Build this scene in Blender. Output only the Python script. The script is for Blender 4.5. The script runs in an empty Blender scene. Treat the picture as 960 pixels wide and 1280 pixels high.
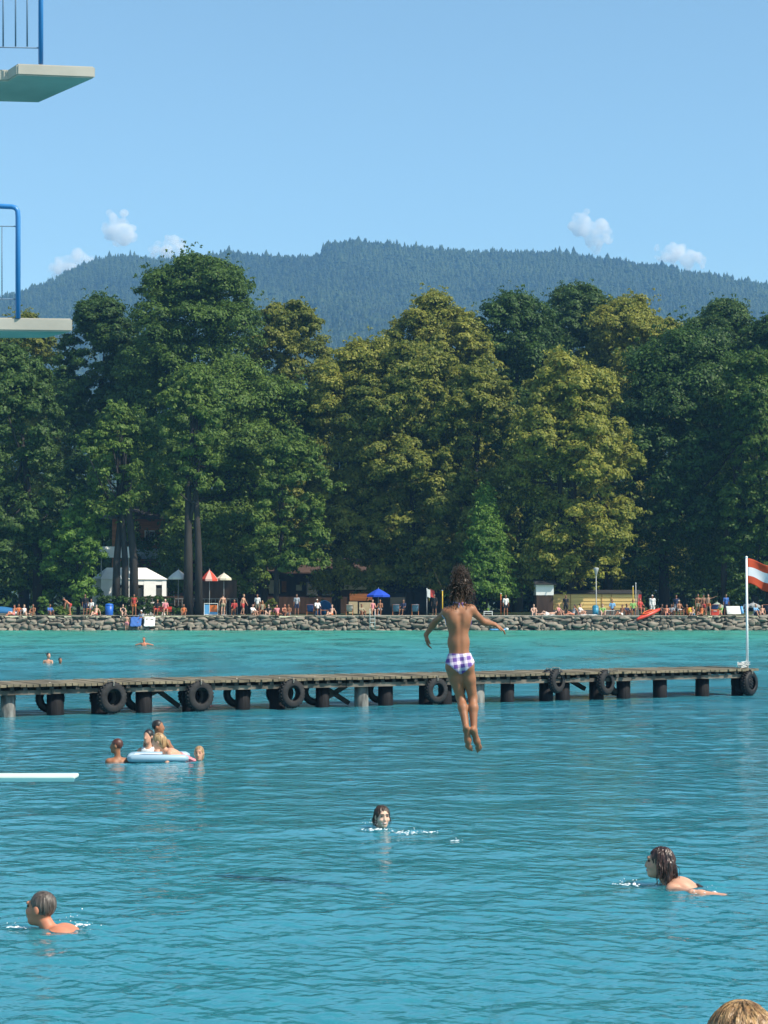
import bpy, bmesh, math, random
import numpy as np
from mathutils import Vector, Matrix

R = math.radians
C = bpy.context.scene.collection
scene = bpy.context.scene
F, HY, EYE = 2400.0, 750.0, 2.5          # focal length in photo pixels, horizon row, eye height above the water
PITCH = math.atan((HY - 640) / F)
rng = np.random.default_rng(7)
random.seed(7)


# ------------------------------------------------------------------ projection helpers
def ray(px, py):
    x, v = (px - 480) / F, (640 - py) / F
    return np.array([x, math.cos(PITCH) - v * math.sin(PITCH), math.sin(PITCH) + v * math.cos(PITCH)])


def at(px, py, Y):
    d = ray(px, py)
    s = Y / d[1]
    return np.array([d[0] * s, Y, EYE + d[2] * s])


def on(px, py, z=0.0):
    d = ray(px, py)
    s = (z - EYE) / d[2]
    return np.array([d[0] * s, d[1] * s, z])


# ------------------------------------------------------------------ objects
def tag(o, label=None, cat=None, group=None, kind=None):
    if label: o['label'] = label
    if cat: o['category'] = cat
    if group: o['group'] = group
    if kind: o['kind'] = kind
    return o


def empty(name, loc=(0, 0, 0), rz=0.0, label=None, cat=None, group=None):
    o = bpy.data.objects.new(name, None)
    o.empty_display_size = 0.3
    C.objects.link(o)
    o.location = loc
    o.rotation_euler = (0, 0, rz)
    return tag(o, label, cat, group)


def link_mesh(name, me, mat=None, parent=None, smooth=False):
    if mat is not None and not me.materials:
        me.materials.append(mat)
    if smooth:
        me.polygons.foreach_set('use_smooth', np.ones(len(me.polygons), dtype=bool))
    o = bpy.data.objects.new(name, me)
    C.objects.link(o)
    if parent is not None:
        o.parent = parent
    return o


def np_mesh(name, v, faces, mat=None, parent=None, smooth=False):
    """v (n,3), faces (m,3) or (m,4) integer array."""
    v = np.asarray(v, dtype=np.float32)
    faces = np.asarray(faces, dtype=np.int32)
    me = bpy.data.meshes.new(name)
    me.vertices.add(len(v))
    me.vertices.foreach_set('co', v.ravel())
    k = faces.shape[1]
    me.loops.add(faces.size)
    me.loops.foreach_set('vertex_index', faces.ravel())
    me.polygons.add(len(faces))
    me.polygons.foreach_set('loop_start', np.arange(0, faces.size, k, dtype=np.int32))
    me.polygons.foreach_set('loop_total', np.full(len(faces), k, dtype=np.int32))
    me.update(calc_edges=True)
    return link_mesh(name, me, mat, parent, smooth)


def bm_obj(name, bm, mat=None, parent=None, smooth=False):
    me = bpy.data.meshes.new(name)
    bm.to_mesh(me)
    bm.free()
    return link_mesh(name, me, mat, parent, smooth)


def add_box(bm, c, s, rot=None, bevel=0.0):
    m = Matrix.Translation(Vector(c))
    if rot is not None:
        m = m @ rot.to_4x4()
    m = m @ Matrix.Diagonal((s[0], s[1], s[2], 1))
    r = bmesh.ops.create_cube(bm, size=1, matrix=m)
    if bevel:
        es = list({e for v in r['verts'] for e in v.link_edges})
        bmesh.ops.bevel(bm, geom=es, offset=bevel, segments=2, affect='EDGES', profile=0.6)


def add_tube(bm, pts, radii, seg=8, cap=True):
    pts = [Vector(p) for p in pts]
    if not hasattr(radii, '__len__'):
        radii = [radii] * len(pts)
    rings = []
    up = Vector((0.13, 0.29, 0.95))
    for i, p in enumerate(pts):
        t = (pts[min(i + 1, len(pts) - 1)] - pts[max(i - 1, 0)]).normalized()
        a = t.cross(up)
        if a.length < 0.1:
            a = t.cross(Vector((1, 0, 0)))
        a.normalize()
        b = t.cross(a).normalized()
        rings.append([bm.verts.new(p + (a * math.cos(q) + b * math.sin(q)) * radii[i])
                      for q in [2 * math.pi * j / seg for j in range(seg)]])
    for r0, r1 in zip(rings, rings[1:]):
        for j in range(seg):
            bm.faces.new((r0[j], r0[(j + 1) % seg], r1[(j + 1) % seg], r1[j]))
    if cap:
        bm.faces.new(rings[0][::-1])
        bm.faces.new(rings[-1])


def add_beam(bm, a, b, w, h):
    a, b = Vector(a), Vector(b)
    d = b - a
    x = d.normalized()
    y = Vector((0, 0, 1)).cross(x)
    if y.length < 1e-3:
        y = Vector((0, 1, 0))
    y.normalize()
    z = x.cross(y)
    rot = Matrix((x, y, z)).transposed()
    add_box(bm, (a + b) / 2, (d.length, w, h), rot)


def add_lathe(bm, prof, seg=24, axis='z', close=False):
    """prof: list of (r, z). axis y turns the lathe axis onto y."""
    rings = []
    for r, z in prof:
        ring = []
        for j in range(seg):
            q = 2 * math.pi * j / seg
            p = (r * math.cos(q), r * math.sin(q), z)
            if axis == 'y':
                p = (p[0], p[2], p[1])
            ring.append(bm.verts.new(p))
        rings.append(ring)
    pairs = list(zip(rings, rings[1:])) + ([(rings[-1], rings[0])] if close else [])
    for r0, r1 in pairs:
        for j in range(seg):
            bm.faces.new((r0[j], r0[(j + 1) % seg], r1[(j + 1) % seg], r1[j]))
    bmesh.ops.recalc_face_normals(bm, faces=bm.faces[:])


# ------------------------------------------------------------------ materials
def new_mat(name):
    m = bpy.data.materials.new(name)
    m.use_nodes = True
    nt = m.node_tree
    return m, nt, nt.nodes['Principled BSDF'], nt.nodes['Material Output']


def mat(name, col, rough=0.6, var=0.0, scale=6.0, bump=0.0, spec=0.4, metal=0.0, stretch=None, detail=4.0):
    """Principled material with noise mottling (var) and bump in object space."""
    m, nt, p, out = new_mat(name)
    p.inputs['Roughness'].default_value = rough
    p.inputs['Specular IOR Level'].default_value = spec
    p.inputs['Metallic'].default_value = metal
    if var or bump:
        tc = nt.nodes.new('ShaderNodeTexCoord')
        src = tc.outputs['Object']
        if stretch:
            mp = nt.nodes.new('ShaderNodeMapping')
            mp.inputs['Scale'].default_value = stretch
            nt.links.new(src, mp.inputs[0])
            src = mp.outputs[0]
        nz = nt.nodes.new('ShaderNodeTexNoise')
        nz.inputs['Scale'].default_value = scale
        nz.inputs['Detail'].default_value = detail
        nt.links.new(src, nz.inputs['Vector'])
        rp = nt.nodes.new('ShaderNodeValToRGB')
        e = rp.color_ramp.elements
        e[0].position, e[1].position = 0.3, 0.7
        e[0].color = (*[max(0.0, c * (1 - var)) for c in col], 1)
        e[1].color = (*[min(1.0, c * (1 + var)) for c in col], 1)
        nt.links.new(nz.outputs['Fac'], rp.inputs[0])
        nt.links.new(rp.outputs[0], p.inputs['Base Color'])
        if bump:
            b = nt.nodes.new('ShaderNodeBump')
            b.inputs['Strength'].default_value = bump
            b.inputs['Distance'].default_value = 0.05
            nt.links.new(nz.outputs['Fac'], b.inputs['Height'])
            nt.links.new(b.outputs[0], p.inputs['Normal'])
    else:
        p.inputs['Base Color'].default_value = (*col, 1)
    return m


def leaf_mat(name, col, col2, trans=0.3, scale=0.25):
    """Foliage: two greens mixed by clump noise and by leaf, part translucent."""
    m, nt, p, out = new_mat(name)
    tc = nt.nodes.new('ShaderNodeTexCoord')
    nz = nt.nodes.new('ShaderNodeTexNoise')
    nz.inputs['Scale'].default_value = scale
    nz.inputs['Detail'].default_value = 3
    nt.links.new(tc.outputs['Object'], nz.inputs['Vector'])
    geo = nt.nodes.new('ShaderNodeNewGeometry')
    add = nt.nodes.new('ShaderNodeMath'); add.operation = 'MULTIPLY_ADD'
    nt.links.new(geo.outputs['Random Per Island'], add.inputs[0])
    add.inputs[1].default_value = 0.5
    nt.links.new(nz.outputs['Fac'], add.inputs[2])
    rp = nt.nodes.new('ShaderNodeValToRGB')
    e = rp.color_ramp.elements
    e[0].position, e[1].position = 0.45, 1.0
    e[0].color, e[1].color = (*col, 1), (*col2, 1)
    nt.links.new(add.outputs[0], rp.inputs[0])
    p.inputs['Roughness'].default_value = 0.55
    p.inputs['Specular IOR Level'].default_value = 0.25
    nt.links.new(rp.outputs[0], p.inputs['Base Color'])
    tr = nt.nodes.new('ShaderNodeBsdfTranslucent')
    nt.links.new(rp.outputs[0], tr.inputs['Color'])
    mx = nt.nodes.new('ShaderNodeMixShader')
    mx.inputs[0].default_value = trans
    nt.links.new(p.outputs[0], mx.inputs[1])
    nt.links.new(tr.outputs[0], mx.inputs[2])
    nt.links.new(mx.outputs[0], out.inputs['Surface'])
    return m


# ------------------------------------------------------------------ camera, world, sun
cam = bpy.data.cameras.new('camera')
camo = bpy.data.objects.new('camera', cam)
C.objects.link(camo)
camo.location = (0, 0, EYE)
camo.rotation_euler = (R(90) + PITCH, 0, 0)
cam.sensor_fit = 'VERTICAL'
cam.sensor_height = 24
cam.lens = F / 1280 * 24
cam.clip_start, cam.clip_end = 0.1, 20000
scene.camera = camo

SUN_EL, SUN_AZ = 48.0, 119.0               # elevation; compass bearing clockwise from the view direction
world = bpy.data.worlds.new('World')
scene.world = world
world.use_nodes = True
wn = world.node_tree
sky = wn.nodes.new('ShaderNodeTexSky')
sky.sky_type = 'NISHITA'
sky.sun_disc = False
sky.sun_elevation = R(SUN_EL)
sky.sun_rotation = R(SUN_AZ)
sky.altitude = 500
sky.air_density = 1.0
sky.dust_density = 0.6
sky.ozone_density = 1.5
bg = wn.nodes['Background']
bg.inputs['Strength'].default_value = 0.142
tint = wn.nodes.new('ShaderNodeMix')
tint.data_type = 'RGBA'
tint.blend_type = 'MULTIPLY'
tint.inputs['Factor'].default_value = 1
tint.inputs['B'].default_value = (0.92, 1.02, 0.92, 1)
wn.links.new(sky.outputs[0], tint.inputs['A'])
wn.links.new(tint.outputs['Result'], bg.inputs['Color'])
sun = bpy.data.lights.new('sun', 'SUN')
sun.energy = 5.0
sun.angle = R(0.5)
sun.color = (1.0, 0.92, 0.78)
suno = bpy.data.objects.new('sun', sun)
C.objects.link(suno)
sd = Vector((math.sin(R(SUN_AZ)) * math.cos(R(SUN_EL)), math.cos(R(SUN_AZ)) * math.cos(R(SUN_EL)), math.sin(R(SUN_EL))))
suno.rotation_euler = sd.to_track_quat('Z', 'Y').to_euler()
suno.location = (60, -40, 80)

scene.render.engine = 'CYCLES'
vs = scene.view_settings
vs.view_transform = 'Standard'
vs.look = 'None'
vs.gamma = 1
vs.use_curve_mapping = False
vs.exposure = 0.5
cy = scene.cycles
cy.max_bounces = 12
cy.diffuse_bounces = 3
cy.glossy_bounces = 3
cy.transmission_bounces = 4
cy.transparent_max_bounces = 8
cy.volume_bounces = 12
cy.caustics_reflective = False
cy.caustics_refractive = False
cy.sample_clamp_indirect = 4
cy.use_denoising = True

# ------------------------------------------------------------------ water
def build_water():
    rows = []
    y = 7.0
    while y < 80:
        rows.append(y)
        y += max(0.03, y * y / 6000 * 0.62)
    while y < 159.5:
        rows.append(y)
        y += 0.9
    rows = np.array([-60, -20, 0, 4, 6] + rows + [159.6])
    inner = np.linspace(-1, 1, 801)
    outer = np.array([1.5, 2.5, 5, 12])
    ncol = len(inner) + 2 * len(outer)
    Xs = []
    for yy in rows:
        half = 0.23 * max(yy, 0) + 3.0
        xi = inner * half
        xo = half + np.array([2, 8, 30, 120.0])
        Xs.append(np.concatenate([-xo[::-1], xi, xo]))
    X = np.array(Xs)
    Y = np.repeat(rows[:, None], ncol, 1)
    Z = np.zeros_like(X)
    r = np.random.default_rng(3)
    # wind chop: many short wave trains running mostly towards the viewer
    patch = 0.75 + 0.45 * np.sin(X * 0.21 + 1.3 + 0.6 * np.sin(Y * 0.13)) * np.sin(Y * 0.17 + 0.5 + 0.8 * np.sin(X * 0.09))
    for i in range(64):
        L = 0.12 * (8.0 ** r.random() if i % 4 else 24 ** r.random())
        th = R(-98) + r.normal(0, 1.15)
        k = 2 * math.pi / L
        A = (0.0019 if L < .6 else 0.0017) * L ** 0.8 * r.uniform(0.5, 1.3)
        ph = r.random() * 6.283
        fade = np.clip(1.25 - (Y * Y / 6000 * 0.62) / L * 1.6, 0, 1) * np.clip((90 - Y) / 50, 0, 1)
        arg = k * (X * math.cos(th) + Y * math.sin(th)) + ph + 0.8 * np.sin(X * 0.31 * r.uniform(.5, 1.5) + Y * 0.23 * r.uniform(.5, 1.5) + i)
        s = np.sin(arg)
        Z += A * fade * (s + 0.25 * np.cos(2 * arg)) * (patch if L < 0.9 else 1)
    # rings and wakes round the swimmers
    for px, py, amp, wake in ((64, 1161, .012, 1), (477, 1036, .012, 0), (840, 1107, .012, 1), (200, 951, .010, 0), (147, 952, .006, 0), (249, 953, .006, 0)):
        c = on(px, py, 0)
        dx, dy = X - c[0], Y - c[1]
        rr = np.sqrt(dx * dx + dy * dy)
        Z += amp * np.sin(rr * 2 * math.pi / .30) * np.exp(-rr / .55) * np.clip(rr / .15, 0, 1)
        if wake:
            for sg in (-1, 1):
                q = (dy - sg * .35 * dx)
                Z += amp * .9 * np.cos(q * 2 * math.pi / .34) * np.exp(-(q / .22) ** 2) * np.clip(dx / .3, 0, 1) * np.exp(-np.clip(dx, 0, 9) / 1.8)
    nr = len(rows)
    idx = np.arange(nr * ncol).reshape(nr, ncol)
    f = np.stack([idx[:-1, :-1], idx[:-1, 1:], idx[1:, 1:], idx[1:, :-1]], -1).reshape(-1, 4)
    return np.stack([X, Y, Z], -1).reshape(-1, 3), f


def water_mat():
    m, nt, p, out = new_mat('lake_water')
    N, L = nt.nodes, nt.links
    tc = N.new('ShaderNodeTexCoord')
    sep = N.new('ShaderNodeSeparateXYZ')
    L.new(tc.outputs['Object'], sep.inputs[0])
    # shallow, greener water towards the far shore; deeper and bluer in the open lake
    mr = N.new('ShaderNodeMapRange')
    mr.inputs['From Min'].default_value = 20
    mr.inputs['From Max'].default_value = 160
    L.new(sep.outputs['Y'], mr.inputs['Value'])
    nz0 = N.new('ShaderNodeTexNoise')
    mp0 = N.new('ShaderNodeMapping')
    mp0.inputs['Scale'].default_value = (0.02, 0.06, 1)
    L.new(tc.outputs['Object'], mp0.inputs[0])
    L.new(mp0.outputs[0], nz0.inputs['Vector'])
    nz0.inputs['Scale'].default_value = 1.0
    nz0.inputs['Detail'].default_value = 3
    add = N.new('ShaderNodeMath'); add.operation = 'MULTIPLY_ADD'
    L.new(nz0.outputs['Fac'], add.inputs[0]); add.inputs[1].default_value = 0.22
    L.new(mr.outputs[0], add.inputs[2])
    rp = N.new('ShaderNodeValToRGB')
    e = rp.color_ramp.elements
    e[0].position = 0.0; e[0].color = WCOL[0]
    e[1].position = 1.12; e[1].color = WCOL[3]
    a = rp.color_ramp.elements.new(0.33); a.color = WCOL[1]
    a = rp.color_ramp.elements.new(0.75); a.color = WCOL[2]
    L.new(add.outputs[0], rp.inputs[0])
    L.new(rp.outputs[0], p.inputs['Base Color'])
    # unresolved ripples: the farther water acts as a rougher, weaker mirror
    for key, lo, hi in (('Roughness', 0.06, 0.42), ('Specular IOR Level', 0.5, 0.22)):
        rm = N.new('ShaderNodeMapRange')
        rm.inputs['From Min'].default_value = 25
        rm.inputs['From Max'].default_value = 120
        rm.inputs['To Min'].default_value = lo
        rm.inputs['To Max'].default_value = hi
        L.new(sep.outputs['Y'], rm.inputs['Value'])
        if key == 'Roughness':
            mpc = N.new('ShaderNodeMapping'); mpc.inputs['Scale'].default_value = (0.30, 0.16, 1)
            L.new(tc.outputs['Object'], mpc.inputs[0])
            nc = N.new('ShaderNodeTexNoise'); nc.inputs['Scale'].default_value = 1.0; nc.inputs['Detail'].default_value = 4; nc.inputs['Roughness'].default_value = .65
            L.new(mpc.outputs[0], nc.inputs['Vector'])
            cr = N.new('ShaderNodeMapRange'); cr.inputs['From Min'].default_value = .35; cr.inputs['From Max'].default_value = .65
            cr.inputs['To Min'].default_value = .45; cr.inputs['To Max'].default_value = 1.35
            L.new(nc.outputs['Fac'], cr.inputs['Value'])
            mm = N.new('ShaderNodeMath'); mm.operation = 'MULTIPLY'
            L.new(rm.outputs[0], mm.inputs[0]); L.new(cr.outputs[0], mm.inputs[1])
            L.new(mm.outputs[0], p.inputs[key])
        else:
            L.new(rm.outputs[0], p.inputs[key])
    p.inputs['IOR'].default_value = 1.33
    # light spreads inside the cloudy turquoise water
    p.inputs['Subsurface Weight'].default_value = 1.0
    p.inputs['Subsurface Radius'].default_value = (0.6, 1.0, 1.0)
    p.inputs['Subsurface Scale'].default_value = 1.2
    mp = N.new('ShaderNodeMapping')
    mp.inputs['Scale'].default_value = (1.35, 1.25, 1)
    L.new(tc.outputs['Object'], mp.inputs[0])
    n1 = N.new('ShaderNodeTexNoise')
    n1.inputs['Scale'].default_value = 1.7
    n1.inputs['Detail'].default_value = 4
    n1.inputs['Roughness'].default_value = 0.55
    L.new(mp.outputs[0], n1.inputs['Vector'])
    n2 = N.new('ShaderNodeTexNoise')
    n2.inputs['Scale'].default_value = 0.35
    n2.inputs['Detail'].default_value = 2
    L.new(mp.outputs[0], n2.inputs['Vector'])
    ad = N.new('ShaderNodeMath'); ad.operation = 'MULTIPLY_ADD'
    far = N.new('ShaderNodeMapRange')
    far.inputs['From Min'].default_value = 30; far.inputs['From Max'].default_value = 110
    far.inputs['To Min'].default_value = 1.0; far.inputs['To Max'].default_value = 9.0
    L.new(sep.outputs['Y'], far.inputs['Value'])
    L.new(n2.outputs['Fac'], ad.inputs[0]); L.new(far.outputs[0], ad.inputs[1])
    L.new(n1.outputs['Fac'], ad.inputs[2])
    b = N.new('ShaderNodeBump')
    b.inputs['Strength'].default_value = 0.6
    b.inputs['Distance'].default_value = 0.07
    L.new(ad.outputs[0], b.inputs['Height'])
    L.new(b.outputs[0], p.inputs['Normal'])
    return m


WCOL = [(0.018, 0.182, 0.218, 1), (0.032, 0.215, 0.295, 1), (0.034, 0.195, 0.200, 1), (0.036, 0.205, 0.160, 1)]
wv, wf = build_water()
tag(np_mesh('lake_water', wv, wf, water_mat(), smooth=True), 'turquoise lake water with small ripples', 'water', kind='structure')

# ------------------------------------------------------------------ ground, hill
GZ = 1.16                                   # level of the lawn behind the shore wall
SHORE = 158.5
grass_m = mat('lawn', (0.05, 0.075, 0.022), 0.9, 0.4, 0.6, 0.3)
RIDGE = [(-260, 416), (-120, 396), (-40, 382), (25, 368), (60, 354), (110, 329), (150, 321), (185, 325), (210, 327), (255, 323), (285, 316), (320, 322),
         (370, 324), (398, 322), (410, 308), (440, 305), (480, 308), (540, 312), (600, 317), (660, 317), (700, 318), (760, 326),
         (820, 334), (880, 345), (960, 359), (1060, 378), (1220, 411)]
YR = 2600.0


def hill_z(X, Y):
    """Height of the terrain: flat near the lake, wooded hill rising to the ridge line at YR."""
    px = 480 + X / YR * F
    rp_ = np.interp(px, [p[0] for p in RIDGE], [p[1] for p in RIDGE])
    zr = EYE + (HY - rp_) / F * YR
    t = np.clip((Y - 900) / (YR - 900), 0, 1)
    prof = t ** 1.15 * (1.0 - 0.12 * np.sin(t * math.pi))
    back = np.clip((Y - YR) / 700, 0, 1)
    spur = (np.sin(X * 0.011 + Y * 0.004) * 16 + np.sin(X * 0.023 - Y * 0.007 + 2) * 9 + np.sin(X * 0.05 + Y * 0.013) * 4) * np.sin(np.clip(t, 0, 1) * math.pi)
    return GZ + (zr - GZ) * prof * (1 - 0.5 * back * back) + spur


gx = np.concatenate([np.linspace(-1400, -120, 20), np.linspace(-100, 100, 41), np.linspace(120, 1400, 20)])
gy = np.concatenate([np.linspace(SHORE, 260, 40), np.linspace(280, 880, 12)])
GX, GY = np.meshgrid(gx, gy)
GZv = GZ + 0.03 * np.sin(GX * 0.7) * np.sin(GY * 0.9)
idx = np.arange(GX.size).reshape(GX.shape)
quads = lambda idx: np.stack([idx[:-1, :-1], idx[:-1, 1:], idx[1:, 1:], idx[1:, :-1]], -1).reshape(-1, 4)
tag(np_mesh('ground', np.stack([GX, GY, GZv], -1).reshape(-1, 3), quads(idx), grass_m, smooth=True), kind='structure')
hx = np.linspace(-1400, 1400, 141)
hy = np.linspace(880, 3300, 90)
HX, HYv = np.meshgrid(hx, hy)
hm = mat('forest_floor', (0.02, 0.035, 0.015), 0.95, 0.4, 0.02)
tag(np_mesh('hill', np.stack([HX, HYv, hill_z(HX, HYv)], -1).reshape(-1, 3), quads(np.arange(HX.size).reshape(HX.shape)), hm, smooth=True), kind='structure')


def hill_forest():
    n = 60000
    X = rng.uniform(-1050, 1050, n * 2)
    Y = rng.uniform(1350, 2680, n * 2)
    keep = np.abs(X) < 0.26 * Y + 120
    X, Y = X[keep], Y[keep]
    # a dense line of trees along the ridge itself
    xr = np.arange(-800, 800, 2.5) + rng.uniform(-1, 1, 640)
    yr = YR + rng.uniform(-30, 20, len(xr))
    X, Y = np.concatenate([X, xr]), np.concatenate([Y, yr])
    n = len(X)
    Z = hill_z(X, Y)
    h = rng.gamma(7, 0.75, n) + 3.2
    # the taller stand on the summit step
    px = 480 + X / Y * F
    h *= 1 + 0.25 * np.exp(-((px - 430) / 40) ** 2)
    w = h * np.where(rng.random(n) < .35, rng.uniform(.40, .60, n), rng.uniform(0.24, 0.36, n))
    seg = 6
    V, Fc = [], []
    base = 0
    for zb, zt, rb in ((0.06, 0.55, 1.0), (0.36, 0.80, 0.72), (0.62, 1.0, 0.42)):
        a = (np.arange(seg) / seg * 2 * math.pi)[None, :] + rng.uniform(0, 6, n)[:, None]
        rr = w[:, None] * rb * rng.uniform(0.75, 1.2, (n, seg))
        ring = np.stack([X[:, None] + rr * np.cos(a), Y[:, None] + rr * np.sin(a), (Z + h * zb)[:, None] + h[:, None] * rng.uniform(-0.05, 0.05, (n, seg))], -1)
        tip = np.stack([X, Y, Z + h * zt], -1)[:, None, :]
        blk = np.concatenate([ring, tip], 1).reshape(-1, 3)
        i0 = base + np.arange(n)[:, None] * (seg + 1)
        j = np.arange(seg)[None, :]
        tri = np.stack([i0 + j, i0 + (j + 1) % seg, np.broadcast_to(i0 + seg, (n, seg))], -1).reshape(-1, 3)
        V.append(blk); Fc.append(tri); base += len(blk)
    return np.concatenate(V), np.concatenate(Fc)


fv, ff = hill_forest()
fm = leaf_mat('spruce_green', (0.007, 0.018, 0.011), (0.040, 0.064, 0.024), 0.08, 0.005)
tag(np_mesh('hill_forest', fv, ff, fm), 'blue hazy spruce forest covering the distant hill', 'forest', kind='stuff')

# air: closed box of thin haze round the camera and the scene
bm = bmesh.new()
add_box(bm, (0, 1650, 325), (3000, 3500, 654))
hz = bm_obj('haze', bm)
hzm = bpy.data.materials.new('haze_air')
hzm.use_nodes = True
hn = hzm.node_tree
hn.nodes.remove(hn.nodes['Principled BSDF'])
pv = hn.nodes.new('ShaderNodeVolumePrincipled')
pv.inputs['Color'].default_value = (0.26, 0.58, 1.0, 1)
pv.inputs['Density'].default_value = 0.00017
hn.links.new(pv.outputs[0], hn.nodes['Material Output'].inputs['Volume'])
hz.data.materials.append(hzm)
tag(hz, 'thin blue summer haze over the lake and hill', 'haze', kind='stuff')

# clouds: puffs of dense mist far behind the ridge
cm = bpy.data.materials.new('cloud_mist')
cm.use_nodes = True
cn = cm.node_tree
cn.nodes.remove(cn.nodes['Principled BSDF'])
cv = cn.nodes.new('ShaderNodeVolumePrincipled')
cv.inputs['Color'].default_value = (0.995, 0.995, 1.0, 1)
cv.inputs['Density'].default_value = 0.075
ctc = cn.nodes.new('ShaderNodeTexCoord')
cnz = cn.nodes.new('ShaderNodeTexNoise')
cnz.inputs['Scale'].default_value = 0.035
cnz.inputs['Detail'].default_value = 5
cnz.inputs['Roughness'].default_value = 0.6
crm = cn.nodes.new('ShaderNodeMapRange')
crm.inputs['From Min'].default_value = 0.36
crm.inputs['From Max'].default_value = 0.80
crm.inputs['To Min'].default_value = 0.0
crm.inputs['To Max'].default_value = 0.12
cn.links.new(ctc.outputs['Object'], cnz.inputs['Vector'])
cn.links.new(cnz.outputs['Fac'], crm.inputs['Value'])
cn.links.new(crm.outputs[0], cv.inputs['Density'])
cn.links.new(cv.outputs[0], cn.nodes['Material Output'].inputs['Volume'])


def cloud(puffs, label, Y=4200.0):
    c = at(puffs[0][0], puffs[0][1], Y)
    bm = bmesh.new()
    for px, py, r in puffs:
        for k in range(16):
            q = at(px + random.gauss(0, .5) * r, py + random.gauss(0, .42) * r, Y) - c
            rr = r / F * Y * random.uniform(0.22, 0.60)
            q[1] += random.uniform(-1, 1) * rr
            s = bmesh.ops.create_icosphere(bm, subdivisions=2, radius=1, matrix=Matrix.Translation(Vector(q)) @ Matrix.Diagonal((rr, rr, rr * 0.85, 1)))
            for v in s['verts']:
                v.co += Vector((random.uniform(-1, 1), random.uniform(-1, 1), random.uniform(-1, 1))) * rr * 0.07
    o = bm_obj('cloud', bm, cm, smooth=True)
    md = o.modifiers.new('merge', 'REMESH')
    md.mode = 'VOXEL'
    md.voxel_size = 3.0
    o.location = c
    tag(o, label, 'cloud', 'small white clouds behind the hill')


cloud([(146, 284, 17), (154, 300, 18), (140, 290, 13)], 'tall white cloud standing over the dome of the wooded hill')
cloud([(92, 330, 15), (76, 336, 13), (106, 326, 11)], 'long low white cloud beside the falling flank of the hill under the railing')
cloud([(213, 311, 14), (203, 313, 11), (224, 312, 10)], 'faint small cloud just showing above the ridge by the tallest tree')
cloud([(732, 276, 13), (738, 294, 15), (746, 302, 14), (720, 284, 7)], 'upright puffy cloud with a narrow head above the ridge')
cloud([(848, 320, 17), (830, 318, 13), (866, 324, 13)], 'wide flat white cloud resting on the ridge behind the flag side')
# ------------------------------------------------------------------ trees
BARK = mat('bark', (0.032, 0.028, 0.025), 0.9, 0.35, 3, 0.5, stretch=(1, 1, 0.2))
LEAF = {
    'green': leaf_mat('leaf_green', (0.042, 0.090, 0.017), (0.110, 0.185, 0.030), 0.38),
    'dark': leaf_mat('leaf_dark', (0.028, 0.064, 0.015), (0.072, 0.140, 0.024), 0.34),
    'blue': leaf_mat('leaf_blue', (0.036, 0.076, 0.020), (0.092, 0.160, 0.034), 0.34),
    'yellow': leaf_mat('leaf_yellow', (0.12, 0.155, 0.022), (0.34, 0.33, 0.055), 0.38),
    'olive': leaf_mat('leaf_olive', (0.085, 0.13, 0.022), (0.26, 0.265, 0.045), 0.38),
    'lime': leaf_mat('leaf_lime', (0.070, 0.15, 0.022), (0.17, 0.29, 0.045), 0.4),
    'mid': leaf_mat('leaf_mid', (0.055, 0.115, 0.020), (0.15, 0.225, 0.038), 0.38),
}


def leaf_cloud(centres, radii, per, size, flat=0.8, out=None, r=rng, droop=0.0):
    """Leaves on the shells of many small clumps. Returns vertices and quads."""
    n = len(centres)
    k = np.repeat(np.arange(n), per)
    m = len(k)
    d = r.normal(size=(m, 3)); d /= np.linalg.norm(d, axis=1)[:, None]
    d[:, 2] = np.where(d[:, 2] < -0.25, -d[:, 2], d[:, 2])
    rad = radii[k] * r.uniform(0.55, 1.06, m)
    p = centres[k] + d * rad[:, None] * np.array([1, 1, flat])
    nrm = d * 0.9 + r.normal(size=(m, 3)) * 0.36 + np.array([0, 0, 0.22])
    if out is not None:
        nrm += 0.35 * out[k]
    nrm /= np.linalg.norm(nrm, axis=1)[:, None]
    a = np.cross(nrm, r.normal(size=(m, 3))); a /= np.linalg.norm(a, axis=1)[:, None]
    b = np.cross(nrm, a)
    s = size * r.uniform(0.6, 1.35, m)[:, None]
    q = np.stack([p - a * s, p - b * s * 0.55 + a * s * 0.1, p + a * s + np.array([0, 0, -droop]), p + b * s * 0.6], 1)
    return q.reshape(-1, 3), np.arange(m * 4).reshape(-1, 4)


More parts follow.
